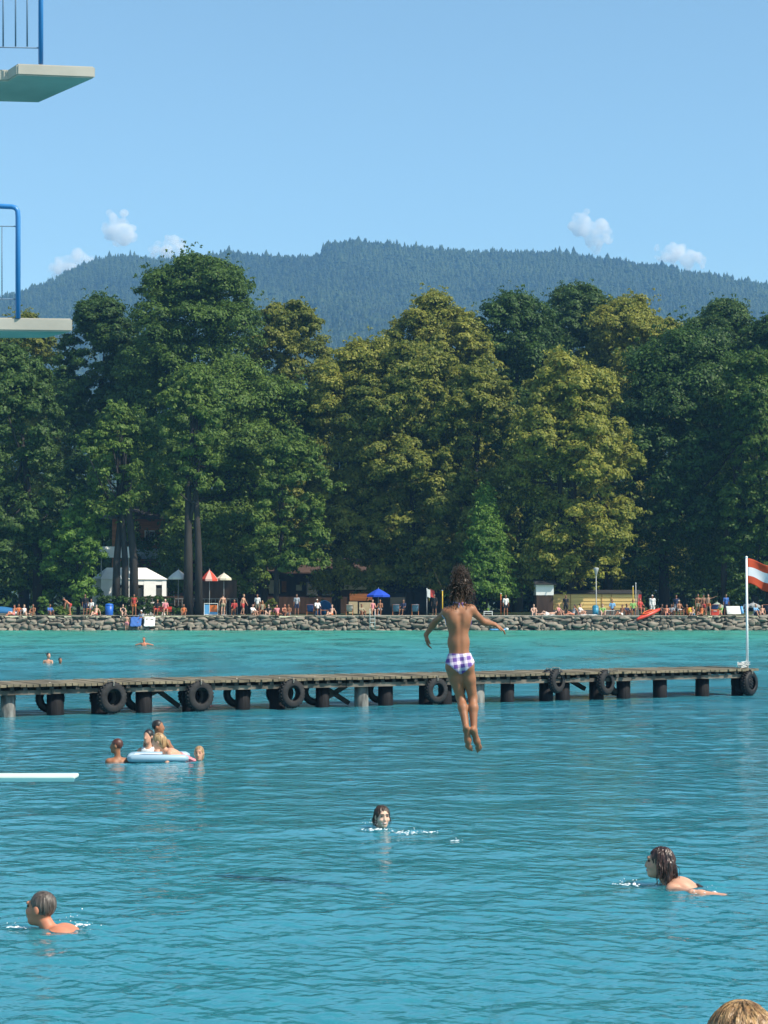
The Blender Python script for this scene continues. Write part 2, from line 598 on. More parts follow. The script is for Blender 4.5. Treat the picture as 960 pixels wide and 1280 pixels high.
def tree(px, top, hw, bot, Y, leaf, label, name='broadleaf_tree', shape='round', n_lobes=90, per=150, size=0.24, trunks=None, lean=0.0,
         group='tall trees along the far shore', depth=0.9, seed=0, base=None, lobe=(0.14, 0.25), dens=1.0):
    """One tree: crown given by its outline in photo pixels at distance Y; trunk(s) at pixel columns."""
    r = np.random.default_rng(1000 + seed * 17 + int(px))
    n_lobes = int(n_lobes * 2.7)
    per = int(per * 1.28)
    size = size * 0.66
    hw = hw * 1.05
    x0 = (px - 480) / F * Y
    zt, zb = at(px, top, Y)[2], at(px, bot, Y)[2]
    W = hw / F * Y
    H = (zt - zb) / 2
    cz = (zt + zb) / 2
    gz = GZ if base is None else base
    root = empty(name, (x0, Y, gz), 0, label, 'tree', group)
    # the crown billows: a few big masses on the envelope, each built of many leafy lobes
    def envelope(n, lo, hi):
        """Points on a tall dome: rounded top, full sides, drawn in at the foot; more of them towards the lake."""
        ang = np.where(r.random(n) < .70, r.uniform(-math.pi, 0, n), r.uniform(0, math.pi, n))
        rr = r.uniform(lo, hi, n)
        if shape == 'cone':
            zz = r.uniform(-1, 1, n)
            prof = np.clip(0.5 - 0.5 * zz, 0.03, 1) ** 0.8
            u = np.stack([np.cos(ang), np.sin(ang), 0.3 + 0 * ang], 1)
            return u, np.stack([u[:, 0] * W * prof * rr, u[:, 1] * W * depth * prof * rr, zz * H], 1), prof
        cap = min(1.25 * W, 1.3 * H)
        top_ = r.random(n) < cap / (2 * H + cap)
        z = np.where(top_, H - cap * r.random(n) ** 1.5, r.uniform(-H, H, n))
        t = np.clip((H - z) / cap, 0, 1)
        prof = np.sqrt(np.clip(1 - (1 - t) ** 2, 0.0, 1))
        foot = np.clip((z + H) / (.9 * W), 0, 1)
        prof *= .55 + .45 * np.sqrt(np.clip(1 - (1 - foot) ** 2, 0, 1))
        zz = z / H
        if shape == 'column':
            prof *= 1.0 + 0.12 * np.minimum(-zz, 0.6)
        wob = 1 + 0.17 * np.sin(2 * ang + seed) * np.sin(3.1 * zz + seed * 1.7) + .08 * np.sin(5 * zz + 3 * ang + seed)
        u = np.stack([np.cos(ang) * np.minimum(t + .3, 1), np.sin(ang) * np.minimum(t + .3, 1), 1.1 * (1 - t) - .3 * (1 - foot)], 1)
        rs_ = np.where(top_, rr * r.random(n) ** .35, rr)
        zs_ = np.where(z > 0, z - (1 - rr) * .35 * W * (1 - t), z)
        return u, np.stack([np.cos(ang) * W * prof * rs_ * wob, np.sin(ang) * W * depth * prof * rs_ * wob, zs_], 1), prof
    if shape == 'cone':
        u, c, prof = envelope(n_lobes, .7, 1.0)
        lr = min(W, H) * r.uniform(lobe[0], lobe[1], n_lobes) * 0.9 * np.clip(0.55 + 0.6 * prof, 0, 1.1)
    else:
        n_lobes = int(np.clip(4 * math.pi * W * H / 1.45, 150, 640) * dens)
        mb = .32 * min(W, H)
        nb = int(np.clip(4 * math.pi * W * H / (3.2 * mb * mb), 20, 90))
        br = mb * r.uniform(0.7, 1.3, nb)
        ub, cb, _ = envelope(nb, .60, .88)
        cb[:, 2] -= br * .55 * (cb[:, 2] > H - 1.2 * W)
        nin = int(n_lobes * .26)
        kb = r.integers(0, nb, n_lobes - nin)
        d = r.normal(size=(n_lobes - nin, 3)); d /= np.linalg.norm(d, axis=1)[:, None]
        flip = np.sum(d * (ub[kb] + np.array([0, 0, .5])), 1) < -0.25
        d[flip] *= -1
        cl = cb[kb] + d * br[kb][:, None] * r.uniform(.7, 1.0, n_lobes - nin)[:, None] * np.array([1, 1, .8])
        ui, ci, _ = envelope(nin, .25, .72)
        u, c = np.concatenate([d, ui]), np.concatenate([cl, ci])
        lr = min(W, H) * r.uniform(lobe[0], lobe[1], n_lobes) * .72
        lr[-nin:] *= 1.5
    c[:, 2] += cz - gz
    c[:, 0] += lean * (c[:, 2] - (cz - gz)) / max(H, 1)
    o = u.copy()
    v1, f1 = leaf_cloud(c, lr * 1.0, per, size, 0.8, o, r, 0.05)
    # loose sprays between the clumps, so that the outline is uneven
    m = n_lobes * 6
    pick = r.integers(0, n_lobes, m)
    sp = c[pick] + r.normal(size=(m, 3)) * lr[pick][:, None] * 0.75
    v2, f2 = leaf_cloud(sp, np.full(m, size * 1.9), 7, size * 0.9, 0.8, None, r, 0.05)
    v = np.concatenate([v1, v2]); f = np.concatenate([f1, f2 + len(v1)])
    np_mesh('crown', v, f, LEAF[leaf], root)
    bm = bmesh.new()
    tr = trunks or [(px, 0.34 * W ** 0.5)]
    for tpx, tr_r in tr:
        tx = (tpx - 480) / F * Y - x0
        hgt = (cz - gz) + H * 0.45
        bend = r.uniform(-0.4, 0.4, 2)
        ct = c[np.argmin(np.abs(c[:, 0] - tx) + np.abs(c[:, 2] - hgt))]
        pts = [Vector((tx, 0, -0.3)), Vector((tx + bend[0] * .2, 0, hgt * 0.3)), Vector((tx * 0.7 + bend[0], bend[1], hgt * 0.65)), Vector((tx * 0.4 + bend[1], bend[0], hgt))]
        tr_r *= 0.72
        add_tube(bm, pts, [tr_r * 1.25, tr_r, tr_r * 0.7, tr_r * 0.25], 9)
        for k in range(6):
            j = r.integers(0, n_lobes)
            t0 = r.uniform(0.4, 0.9)
            a = Vector((tx * (1 - .5 * t0), 0, hgt * t0))
            e = Vector(c[j])
            mid = a.lerp(e, 0.5) + Vector((0, 0, -0.3))
            add_tube(bm, [a, mid, e], [tr_r * 0.4, tr_r * 0.26, tr_r * 0.1], 6)
    bm_obj('trunk', bm, BARK, root, smooth=True)
    return root


T = tree
# behind: the tall back row, left to right
T(30, 392, 45, 735, 205, 'olive', 'tree whose yellowish top shows behind the lower diving platform', seed=1, n_lobes=60)
T(122, 372, 50, 735, 200, 'dark', 'dark green tree rising right behind the tip of the lower diving platform', seed=2, n_lobes=90)
T(238, 318, 86, 725, 190, 'green', 'tallest green tree, its top reaching above the hill ridge', seed=3, n_lobes=150, per=160)
T(192, 420, 60, 735, 198, 'blue', 'dark bluish tree filling the gap beneath the tallest tree', seed=4, n_lobes=80)
T(362, 378, 50, 735, 196, 'olive', 'olive tree with a narrow rounded top beside the gap that shows the hill', seed=5, n_lobes=80)
T(545, 364, 62, 735, 196, 'yellow', 'yellow-tinged tree, the highest in the middle of the shore', seed=6, n_lobes=110)
T(645, 366, 68, 735, 202, 'dark', 'deep green tree behind, right of the highest yellow tree', seed=7, n_lobes=110)
T(722, 357, 56, 700, 212, 'blue', 'pale grey-green tree top furthest back under the hill', seed=8, n_lobes=80)
T(788, 372, 70, 735, 205, 'yellow', 'yellow-green tree top behind the broad dark spreading tree', seed=9, n_lobes=100)
T(905, 377, 66, 735, 205, 'blue', 'dark bluish tree top behind the flag side of the grove', seed=10, n_lobes=100)
T(975, 395, 54, 735, 200, 'dark', 'dark tree cut by the picture edge above the flag', seed=11, n_lobes=60)
# front row
T(12, 432, 62, 748, 168, 'blue', 'bluish green tree with branches hanging low over the lawn beside the platform', seed=20, shape='column', n_lobes=130, trunks=[(48, .55)])
T(150, 505, 48, 645, 164.5, 'mid', 'smaller light green tree on three bare slanting trunks', seed=21, n_lobes=70, per=130, trunks=[(145, .42), (157, .38), (168, .48)])
T(96, 636, 37, 756, 165, 'lime', 'bushy light green tree reaching down to the lawn beside the white caravan', seed=22, shape='column', n_lobes=70, per=130, trunks=[(98, .2)])
T(290, 448, 96, 722, 178, 'mid', 'broad green tree with a sunlit yellowish shoulder beside the two thick trunks', seed=23, n_lobes=170, per=150, trunks=[(285, .5), (306, .4), (330, .42)])
T(243, 468, 36, 612, 163.2, 'mid', 'slender-crowned tree on two thick dark trunks right of the marquee', seed=33, n_lobes=60, trunks=[(236, .50), (249, .40)])
T(362, 545, 46, 715, 168, 'mid', 'lower sunlit tree with hanging clumps in front of the dark grove', seed=24, n_lobes=70, trunks=[(345, .3)])
T(455, 425, 72, 732, 180, 'yellow', 'wide olive-yellow tree right beside the gap that shows the hill', seed=25, n_lobes=150, trunks=[(420, .5), (470, .45)])
T(520, 430, 70, 738, 176, 'olive', 'olive tree standing behind the jumping girl', seed=26, n_lobes=130, trunks=[(512, .5)])
T(598, 455, 50, 735, 174, 'olive', 'rounded olive tree just left of the lone yellow tree', seed=27, n_lobes=90, trunks=[(592, .5)])
T(710, 446, 74, 722, 168, 'yellow', 'lone full yellow-green tree, sunlit from top to foot', seed=28, shape='column', n_lobes=170, per=160, trunks=[(712, .7), (697, .35)])
T(860, 415, 105, 735, 178, 'dark', 'broad dark green tree with layered spreading branches', seed=29, n_lobes=200, per=150, trunks=[(830, .6), (760, .55)])
T(950, 440, 52, 740, 170, 'green', 'green tree with low sunlit branches behind the flag', seed=30, shape='column', n_lobes=110, trunks=[(905, .35), (962, .5)])
T(607, 612, 36, 745, 166, 'lime', 'young bright green tree with a pointed top', seed=31, shape='cone', n_lobes=110, per=80, size=0.2, trunks=[(608, .12)], group=None, name='young_tree', lobe=(.2, .32))
# shaded trees deep in the grove
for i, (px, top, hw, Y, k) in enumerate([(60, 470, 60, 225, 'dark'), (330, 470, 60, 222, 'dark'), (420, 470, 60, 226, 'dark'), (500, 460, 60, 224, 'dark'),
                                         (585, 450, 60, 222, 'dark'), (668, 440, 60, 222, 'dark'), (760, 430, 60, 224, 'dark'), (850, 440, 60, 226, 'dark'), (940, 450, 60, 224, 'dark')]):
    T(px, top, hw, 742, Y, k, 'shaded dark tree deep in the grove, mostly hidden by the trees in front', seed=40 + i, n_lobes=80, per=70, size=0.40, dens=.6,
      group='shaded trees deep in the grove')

def woods():
    r = np.random.default_rng(99)
    n = 1100
    c = np.stack([r.uniform(-130, 130, n), r.uniform(232, 262, n), GZ + r.uniform(0, 13, n)], 1)
    out_ = np.abs(c[:, 0]) > 58                      # taller beyond the ends of the grove
    c[out_, 2] = GZ + r.uniform(0, 1, out_.sum()) ** .8 * (15 + 5 * np.sin(c[out_, 0] * .35))
    v, f = leaf_cloud(c, r.uniform(1.6, 3.4, n), 150, 0.5, 0.9, None, r, 0.05)
    return v, f


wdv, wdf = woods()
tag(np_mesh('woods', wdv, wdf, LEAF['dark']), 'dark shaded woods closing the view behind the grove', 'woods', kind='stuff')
# ------------------------------------------------------------------ shore wall
def rock_mesh(rows, name, parent, m, seed):
    r = np.random.default_rng(seed)
    bm0 = bmesh.new()
    bmesh.ops.create_cube(bm0, size=2)
    bmesh.ops.subdivide_edges(bm0, edges=bm0.edges[:], cuts=4, use_grid_fill=True)
    bmesh.ops.triangulate(bm0, faces=bm0.faces[:])
    bm0.verts.ensure_lookup_table()
    bv = np.array([v.co[:] for v in bm0.verts]); bf = np.array([[v.index for v in f.verts] for f in bm0.faces])
    bm0.free()
    V, Fc, b = [], [], 0
    for (x, y, z, sx, sy, sz) in rows:
        v = bv.copy()
        # boxy boulder: pull towards a cube, then cut random flats
        v = v / (np.sum(np.abs(v) ** 5, 1) ** .2)[:, None] * (1 + r.normal(0, .025, len(v)))[:, None]
        for _ in range(13):
            n = r.normal(size=3); n /= np.linalg.norm(n)
            d = r.uniform(0.66, 1.1)
            h = np.maximum(v @ n - d, 0)
            v = v - h[:, None] * n
        a = r.normal(0, 0.13)
        v = v * np.array([sx, sy, sz])
        v[:, [0, 2]] = v[:, [0, 2]] @ np.array([[math.cos(a), math.sin(a)], [-math.sin(a), math.cos(a)]])
        V.append(v + np.array([x, y, z])); Fc.append(bf + b); b += len(bv)
    return np_mesh(name, np.concatenate(V), np.concatenate(Fc), m, parent)


def stone_mat(name, c1, c2):
    m, nt, p, out = new_mat(name)
    N, L = nt.nodes, nt.links
    geo = N.new('ShaderNodeNewGeometry')
    tc = N.new('ShaderNodeTexCoord')
    nz = N.new('ShaderNodeTexNoise'); nz.inputs['Scale'].default_value = 2.2; nz.inputs['Detail'].default_value = 6
    L.new(tc.outputs['Object'], nz.inputs['Vector'])
    ad = N.new('ShaderNodeMath'); ad.operation = 'MULTIPLY_ADD'
    L.new(geo.outputs['Random Per Island'], ad.inputs[0]); ad.inputs[1].default_value = 0.6
    L.new(nz.outputs['Fac'], ad.inputs[2])
    rp = N.new('ShaderNodeValToRGB')
    e = rp.color_ramp.elements
    e[0].position, e[1].position = 0.4, 1.0
    e[0].color, e[1].color = (*c1, 1), (*c2, 1)
    L.new(ad.outputs[0], rp.inputs[0]); L.new(rp.outputs[0], p.inputs['Base Color'])
    p.inputs['Roughness'].default_value = 0.9
    b = N.new('ShaderNodeBump'); b.inputs['Strength'].default_value = 0.6; b.inputs['Distance'].default_value = 0.06
    L.new(nz.outputs['Fac'], b.inputs['Height']); L.new(b.outputs[0], p.inputs['Normal'])
    return m


stone = stone_mat('shore_stone', (0.115, 0.10, 0.078), (0.26, 0.228, 0.18))
concrete = mat('pale_concrete', (0.42, 0.40, 0.34), 0.85, 0.18, 3, 0.3)
wall = empty('stone_wall', (0, SHORE, 0), 0, 'rough grey boulder wall holding up the far shore lawn', 'wall')
rr_ = np.random.default_rng(5)
rocks = []
for row, (zc, hz_) in enumerate([(0.0, .30), (0.28, .30), (0.54, .28), (0.80, .26), (1.02, .18)]):
    x = -62.0
    while x < 62:
        w = rr_.choice([rr_.uniform(0.22, .5), rr_.uniform(.45, 1.0)])
        h = hz_ * rr_.uniform(0.7, 1.25)
        rocks.append((x + w * .5, 0.10 * row + rr_.uniform(-.22, .06), zc + rr_.uniform(-.10, .10), w * 0.60, 0.4, h * 0.74))
        x += w * 1.0
rock_mesh(rocks, 'boulders', wall, stone, 4)
bm = bmesh.new()
add_box(bm, (0, 0.75, 0.2), (126, 1.1, 1.7))
bm_obj('backing', bm, mat('wall_fill', (0.10, 0.088, 0.07), 0.95, 0.4, 4), wall)
bm = bmesh.new()
x = at(395, 768, SHORE)[0]
xe = at(832, 768, SHORE)[0]
while x < xe:
    l = random.uniform(1.6, 2.4)
    add_box(bm, (x + l / 2, 0.42, 1.12 + random.uniform(-.015, .015)), (l - 0.03, 0.62, 0.17), None, 0.02)
    x += l
bm_obj('coping', bm, concrete, wall)
# path along the top of the wall
tag(bm_obj('path', (lambda b: (add_box(b, (0, SHORE + 2.1, GZ + 0.035), (124, 1.6, 0.07)), b)[1])(bmesh.new()),
           mat('gravel_path', (0.30, 0.27, 0.21), 0.95, 0.25, 5, 0.3)), kind='structure')

# ------------------------------------------------------------------ jetty
WOOD = mat('weathered_planks', (0.17, 0.14, 0.09), 0.85, 0.5, 2.5, 0.4, stretch=(1, 0.25, 1))
WOOD_D = mat('dark_wet_timber', (0.05, 0.045, 0.038), 0.8, 0.5, 4, 0.4)
BEAM = mat('grey_beam', (0.12, 0.105, 0.085), 0.85, 0.75, 2.2, 0.4)
PILE = mat('pile_timber', (0.008, 0.008, 0.010), 0.75, 0.5, 5, 0.5, spec=.25, stretch=(3, 3, 0.3))
PILE_G = mat('pale_pile', (0.17, 0.17, 0.16), 0.75, 0.75, 4, 0.5, stretch=(2, 2, 0.5))  # paler, strongly mottled grey timber for a few of the piles
RUBBER = mat('tyre_rubber', (0.006, 0.006, 0.0075), 0.6, 0.3, 9, 0.4)
RUBBER_G = mat('faded_rubber', (0.020, 0.020, 0.021), 0.8, 0.45, 6, 0.4)
P0, P1 = on(14, 896), on(926, 869)
U = (P1 - P0); JL = np.linalg.norm(U[:2]); U = U / np.linalg.norm(U)
NF = np.array([U[1], -U[0], 0.0])            # towards the viewer
JA = math.atan2(U[1], U[0])
DECK = 0.70
jet = empty('jetty', (P0[0], P0[1], 0), JA, 'long weathered wooden jetty on dark piles crossing the lake', 'jetty')


def jt(px):
    """Distance along the jetty at a photo column."""
    k = (px - 480) / F
    return (k * P0[1] - P0[0]) / (U[0] - k * U[1])


bm = bmesh.new()
t = -7.0
while t < JL + 0.25:
    w = 0.145
    add_box(bm, (t + w / 2, 0.78 + random.uniform(-.025, .025), DECK - 0.03 + random.uniform(-.008, .008)), (w - 0.022, 2.1 + random.uniform(-.05, .05), 0.055))
    t += w
bm_obj('deck', bm, WOOD, jet)
bm = bmesh.new()
t = -7.0
while t < JL + 0.15:            # short joist ends under the planks
    add_box(bm, (t, 0.72, DECK - 0.098), (0.09, 1.86 + random.uniform(-.08, .05), 0.075))
    t += 0.29
bm_obj('joists', bm, WOOD_D, jet)
bm = bmesh.new()
for y in (-0.10, 1.62):
    t = -7.0
    while t < JL + 0.2:
        l = random.uniform(3.2, 4.6)
        l = min(l, JL + 0.25 - t)
        add_box(bm, (t + l / 2, y + random.uniform(-.01, .01), DECK - 0.188 + random.uniform(-.012, .012)), (l - 0.02, 0.12, 0.095))
        t += l
bm_obj('edge_beam', bm, BEAM, jet)
PILES = [(14, 'g'), (73, 'd'), (128, 'd'), (183, 'd'), (241, 'd'), (307, 'd'), (350, 'd'), (406, 'd'), (455, 'g'), (485, 'd'), (535, 'd'), (559, 'd'), (600, 'g'),
         (637, 'd'), (685, 'd'), (706, 'd'), (748, 'd'), (782, 'd'), (827, 'd'), (880, 'd'), (924, 'd')]
for px, k in PILES + [(-45, 'd'), (-105, 'd')]:
    bm = bmesh.new()
    t = jt(px)
    rad = 0.175 * random.uniform(0.92, 1.08)
    tl = random.uniform(-.012, .012)
    add_tube(bm, [(t + tl, 0.12, -1.6), (t, 0.12 + tl, 0.0), (t - tl, 0.12, DECK - 0.142)], [rad * 1.03, rad, rad * 0.97], 14)
    bm_obj('pile', bm, PILE_G if k == 'g' else PILE, jet, smooth=True)
    bm = bmesh.new()
    fp_ = P0 + U * t - NF * 0.12            # its partner stands straight behind it
    vd = np.array([fp_[0], fp_[1], 0]) / math.hypot(fp_[0], fp_[1])
    t2 = t + 1.35 / (vd @ -NF) * (vd @ U)
    add_tube(bm, [(t2, 1.47, -1.6), (t2, 1.47, DECK - 0.142)], [rad, rad], 12)
    bm_obj('pile', bm, PILE, jet, smooth=True)
for pts in ([(191, 873), (209, 863.5)], [(207, 863), (235, 884)], [(414, 857.5), (448, 880)], [(414, 877), (446, 857.5)], [(714, 852.5), (727, 848.5)], [(724, 850), (744, 862)]):
    q = []
    for px, py in pts:
        t = jt(px); Yd = P0[1] + U[1] * t
        q.append((t, 0.5, at(px, py, Yd)[2]))
    bm = bmesh.new()
    add_beam(bm, q[0], q[1], 0.09, 0.10)
    bm_obj('brace', bm, WOOD_D, jet)


def tyre_shape(bm, R_=0.305, w=0.19):
    prof = [(R_ * .50, -w * .42), (R_ * .62, -w * .5), (R_ * .88, -w * .5), (R_ * .97, -w * .36), (R_, -w * .2), (R_, w * .2), (R_ * .97, w * .36),
            (R_ * .88, w * .5), (R_ * .62, w * .5), (R_ * .50, w * .42), (R_ * .56, w * .36), (R_ * .86, w * .36), (R_ * .93, 0), (R_ * .86, -w * .36), (R_ * .56, -w * .36)]
    add_lathe(bm, prof, 32, 'y', True)
    for j in range(26):             # tread blocks
        q = 2 * math.pi * j / 26
        for s in (-1, 1):
            add_box(bm, (R_ * 1.005 * math.cos(q + s * .05), s * w * .16, R_ * 1.005 * math.sin(q + s * .05)), (0.02, w * .26, 0.042), Matrix.Rotation(-q, 3, 'Y'))


tyre_me = {}
bm = bmesh.new(); tyre_shape(bm)
tyre_me['d'] = bpy.data.meshes.new('tyre'); bm.to_mesh(tyre_me['d']); bm.free()
tyre_me['d'].materials.append(RUBBER)
tyre_me['g'] = tyre_me['d'].copy(); tyre_me['g'].materials.clear(); tyre_me['g'].materials.append(RUBBER_G)
# px, py of the middle, front (-) or rear (+) offset, yaw, radius scale, kind, label
TY = [(64, 873, .42, 4, 1.0, 'd', 'black tyre half hidden by the second pile from the platform end of the jetty'),
      (130, 871, .30, 36, 1.0, 'd', 'rear tyre of the pair hanging closest to the platform, showing as a dark edge'),
      (141, 872, -.30, 40, 1.1, 'g', 'front tyre of the pair hanging closest to the platform, its whole ring seen'),
      (173, 871, .44, 3, 1.0, 'd', 'tyre curling out from behind the dark pile left of the slanting brace'),
      (240, 869, .30, 34, 1.0, 'd', 'rear tyre of the pair right of the slanting brace, above the bathers on the float'),
      (250, 870, -.30, 38, 1.1, 'g', 'front tyre with a full ring, above the bathers on the float'),
      (297, 867, .44, 2, 1.0, 'd', 'tyre curling out behind the pile between two pairs of full rings'),
      (350, 866, .36, 6, 1.0, 'd', 'rear tyre showing as a hook left of the greyish full ring'),
      (365, 867, -.30, 38, 1.06, 'g', 'greyish full-ring tyre left of the crossed braces'),
      (394, 865, .44, 2, 1.0, 'd', 'hook-shaped tyre edge behind the pile left of the crossed braces'),
      (474, 863, .44, 2, 0.95, 'd', 'hook-shaped tyre edge between the pale pile and the dark pile right of the crossed braces'),
      (545, 863, -.30, 34, 0.98, 'g', 'pale worn tyre hanging next to the legs of the jumping girl'),
      (566, 862, .40, 4, 0.95, 'd', 'black tyre half behind the thigh of the jumping girl'),
      (686, 851, .2, 34, 0.9, 'd', 'rear tyre of the overlapping pair hung high on the jetty edge'),
      (695, 851, -.28, 52, 0.96, 'g', 'front tyre of the overlapping pair hung high, rising above the deck edge'),
      (756, 853, -.28, 48, 1.0, 'g', 'worn tyre ring in front of the fifth pile from the flag'),
      (770, 854, .30, 30, 1.0, 'd', 'dark tyre half hidden behind the worn ring near the fifth pile from the flag'),
      (926, 853, -.1, -44, 1.0, 'd', 'dark tyre at the corner pile beneath the flag'),
      (935, 854, -.32, 48, 1.05, 'd', 'last tyre of the jetty, tied at the outer end beneath the flag')]
ROPE = mat('old_rope', (0.35, 0.32, 0.26), 0.9, 0.3, 20)
for px, py, off, yaw, sc, k, lab in TY:
    tt = jt(px)
    base = P0 + U * tt - NF * off * 1.0
    base = P0 + U * tt + NF * (-off)
    d = base[1]
    zc = at(px, py, d)[2]
    X = (px - 480) / F * d
    root = empty('tyre', (X, d, zc), JA * 0.35 + R(yaw) - R(10), lab, 'tyre', 'old tyres hung along the jetty as fenders')
    root.scale = (sc, sc, sc)
    link_mesh('tyre_ring', tyre_me[k], None, root, True)
    bm = bmesh.new()
    top = max((DECK - zc) / sc, 0.2)
    add_tube(bm, [(-.03, -.11, .24), (-.03, -.125, .30), (-.02, -.10, .34), (0.0, 0.02 , max(top, .34))], 0.012, 6)
    add_tube(bm, [(-.03, .11, .24), (-.03, .125, .30), (-.02, .10, .34), (0.0, 0.03, max(top, .34))], 0.012, 6)
    bm_obj('rope', bm, ROPE, root)

# flagpole and flag at the jetty's end
WHITE = mat('white_paint', (0.78, 0.78, 0.76), 0.45, 0.05, 6)
fp = P0 + U * jt(933) - NF * 0.15
fY = fp[1]
fX = (933 - 480) / F * fY
pole = empty('flagpole', (fX, fY, DECK), 0, 'slim white flagpole standing on the outer end of the jetty', 'flagpole')
ftop = at(932, 697, fY)[2] - DECK
bm = bmesh.new(); add_tube(bm, [(0, 0, -.35), (0, 0, ftop)], [0.036, 0.028], 12); bm_obj('pole', bm, WHITE, pole, smooth=True)
bm = bmesh.new(); add_lathe(bm, [(0.001, ftop + .045), (.03, ftop + .03), (.036, ftop), (.02, ftop - .03)], 12); bm_obj('finial', bm, WHITE, pole, smooth=True)
bm = bmesh.new()
add_box(bm, (0, 0, -.12), (.16, .13, .2), None, .01)
bm_obj('bracket', bm, WOOD_D, pole)
bm = bmesh.new()
for k in range(9):
    q = k * 0.9
    p = [Vector((-.28 + .33 * random.random(), -.12 * math.sin(q + i), .02 + .17 * random.random())) for i in range(4)]
    add_tube(bm, p, 0.013, 5)
bm_obj('rope', bm, mat('white_rope', (0.7, 0.7, 0.68), 0.8), pole)


def flag():
    nx, nz = 44, 24
    Wd, Hd = 1.15, 0.66
    u, w = np.meshgrid(np.linspace(0, 1, nx), np.linspace(0, 1, nz))
    X = u * Wd * 0.86
    amp = u ** 0.7
    Y = 0.10 * amp * np.sin(7.5 * u - 1.6 * w + 0.4) + 0.05 * amp * np.sin(13 * u + 2.6 * w)
    Z = -w * Hd - 0.46 * u ** 1.15 + 0.10 * u * np.sin(3.0 * w + 1.0) + 0.05 * amp * np.sin(9 * u + 1.0)
    Z = Z + 0.10 * u * w
    v = np.stack([X + 0.03 * np.sin(5 * w) * u, Y, Z], -1).reshape(-1, 3)
    idx = np.arange(nx * nz).reshape(nz, nx)
    return v, np.stack([idx[:-1, :-1], idx[:-1, 1:], idx[1:, 1:], idx[1:, :-1]], -1).reshape(-1, 4), nx, nz


fvv, fff, nx, nz = flag()


def cloth_mat(name, col, tr=0.3):
    m, nt, p, out = new_mat(name)
    p.inputs['Base Color'].default_value = (*col, 1)
    p.inputs['Roughness'].default_value = 0.8
    t = nt.nodes.new('ShaderNodeBsdfTranslucent'); t.inputs['Color'].default_value = (*col, 1)
    x = nt.nodes.new('ShaderNodeMixShader'); x.inputs[0].default_value = tr
    nt.links.new(p.outputs[0], x.inputs[1]); nt.links.new(t.outputs[0], x.inputs[2]); nt.links.new(x.outputs[0], out.inputs[0])
    return m


fl = np_mesh('flag', fvv, fff, None, None, True)
fl.data.materials.append(cloth_mat('flag_red', (0.62, 0.085, 0.03)))
fl.data.materials.append(cloth_mat('flag_white', (0.80, 0.80, 0.82)))
rowi = np.repeat(np.arange(nz - 1), nx - 1)
fl.data.polygons.foreach_set('material_index', ((rowi >= (nz - 1) / 3 - .1) & (rowi < (nz - 1) * 2 / 3 - .1)).astype(np.int32))
sol = fl.modifiers.new('thickness', 'SOLIDIFY'); sol.thickness = 0.004
fl.location = (fX + 0.035, fY, DECK + ftop - 0.02)
tag(fl, 'red and white striped flag waving from the pole at the jetty end', 'flag')

# ------------------------------------------------------------------ diving tower and springboard
CONC = mat('tower_concrete', (0.42, 0.395, 0.345), 0.85, 0.22, 1.6, 0.2, detail=8)
BLUE = mat('blue_enamel', (0.035, 0.20, 0.50), 0.35, 0.05, 8)
WIRE = mat('thin_wire', (0.10, 0.18, 0.28), 0.5)
TWY = 17.0
tw = empty('diving_tower', at(-160, 750, TWY) * np.array([1, 1, 0]), 0, 'concrete diving tower with two stacked platforms and blue railings', 'diving tower')
O = np.array(tw.location)


def slab(pts_top, th, name):
    bm = bmesh.new()
    a = [bm.verts.new(Vector(p) - Vector(O)) for p in pts_top]
    b = [bm.verts.new(Vector(p) - Vector(O) - Vector((0, 0, th))) for p in pts_top]
    n = len(a)
    bm.faces.new(a); bm.faces.new(b[::-1])
    for i in range(n):
        bm.faces.new((a[i], b[i], b[(i + 1) % n], a[(i + 1) % n]))
    bmesh.ops.recalc_face_normals(bm, faces=bm.faces[:])
    bmesh.ops.bevel(bm, geom=bm.edges[:], offset=0.012, segments=2, affect='EDGES')
    return bm_obj(name, bm, CONC, tw)


def plat(edge, far_px, zt, th, Y0, step=None, dep=.86):
    """edge: photo columns of the near edge's tip, far_px: column of the far corner; the slab runs on to the left."""
    tip = at(edge, 0, Y0 + 0.12); tip[2] = zt
    lx = at(-330, 0, Y0 - 0.15); lx[2] = zt
    far = at(far_px, 0, Y0 + 0.12 + dep); far[2] = zt
    fl_ = at(-330, 0, Y0 + 0.7); fl_[2] = zt
    if step:
        s1 = at(step, 0, Y0 + 0.02); s1[2] = zt
        s2 = at(step - 12, 0, Y0 + 0.22); s2[2] = zt
        lx = at(-330, 0, Y0 + 0.08); lx[2] = zt
        return slab([tip, far, fl_, lx, s2, s1], th, 'platform')
    return slab([tip, far, fl_, lx], th, 'platform')


z7 = at(120, 83, TWY + .12)[2]
z5 = at(94, 398, TWY + .12)[2]
th7 = z7 - at(120, 97.5, TWY + .12)[2]
th5 = z5 - at(94, 414.5, TWY + .12)[2]
plat(120, 50, z7, th7, TWY, 22)
plat(94, 62, z5, th5, TWY, None, .42)


def pipe(pts, r, name, m, seg=10):
    bm = bmesh.new()
    add_tube(bm, [Vector(p) - Vector(O) for p in pts], r, seg)
    return bm_obj(name, bm, m, tw, smooth=True)


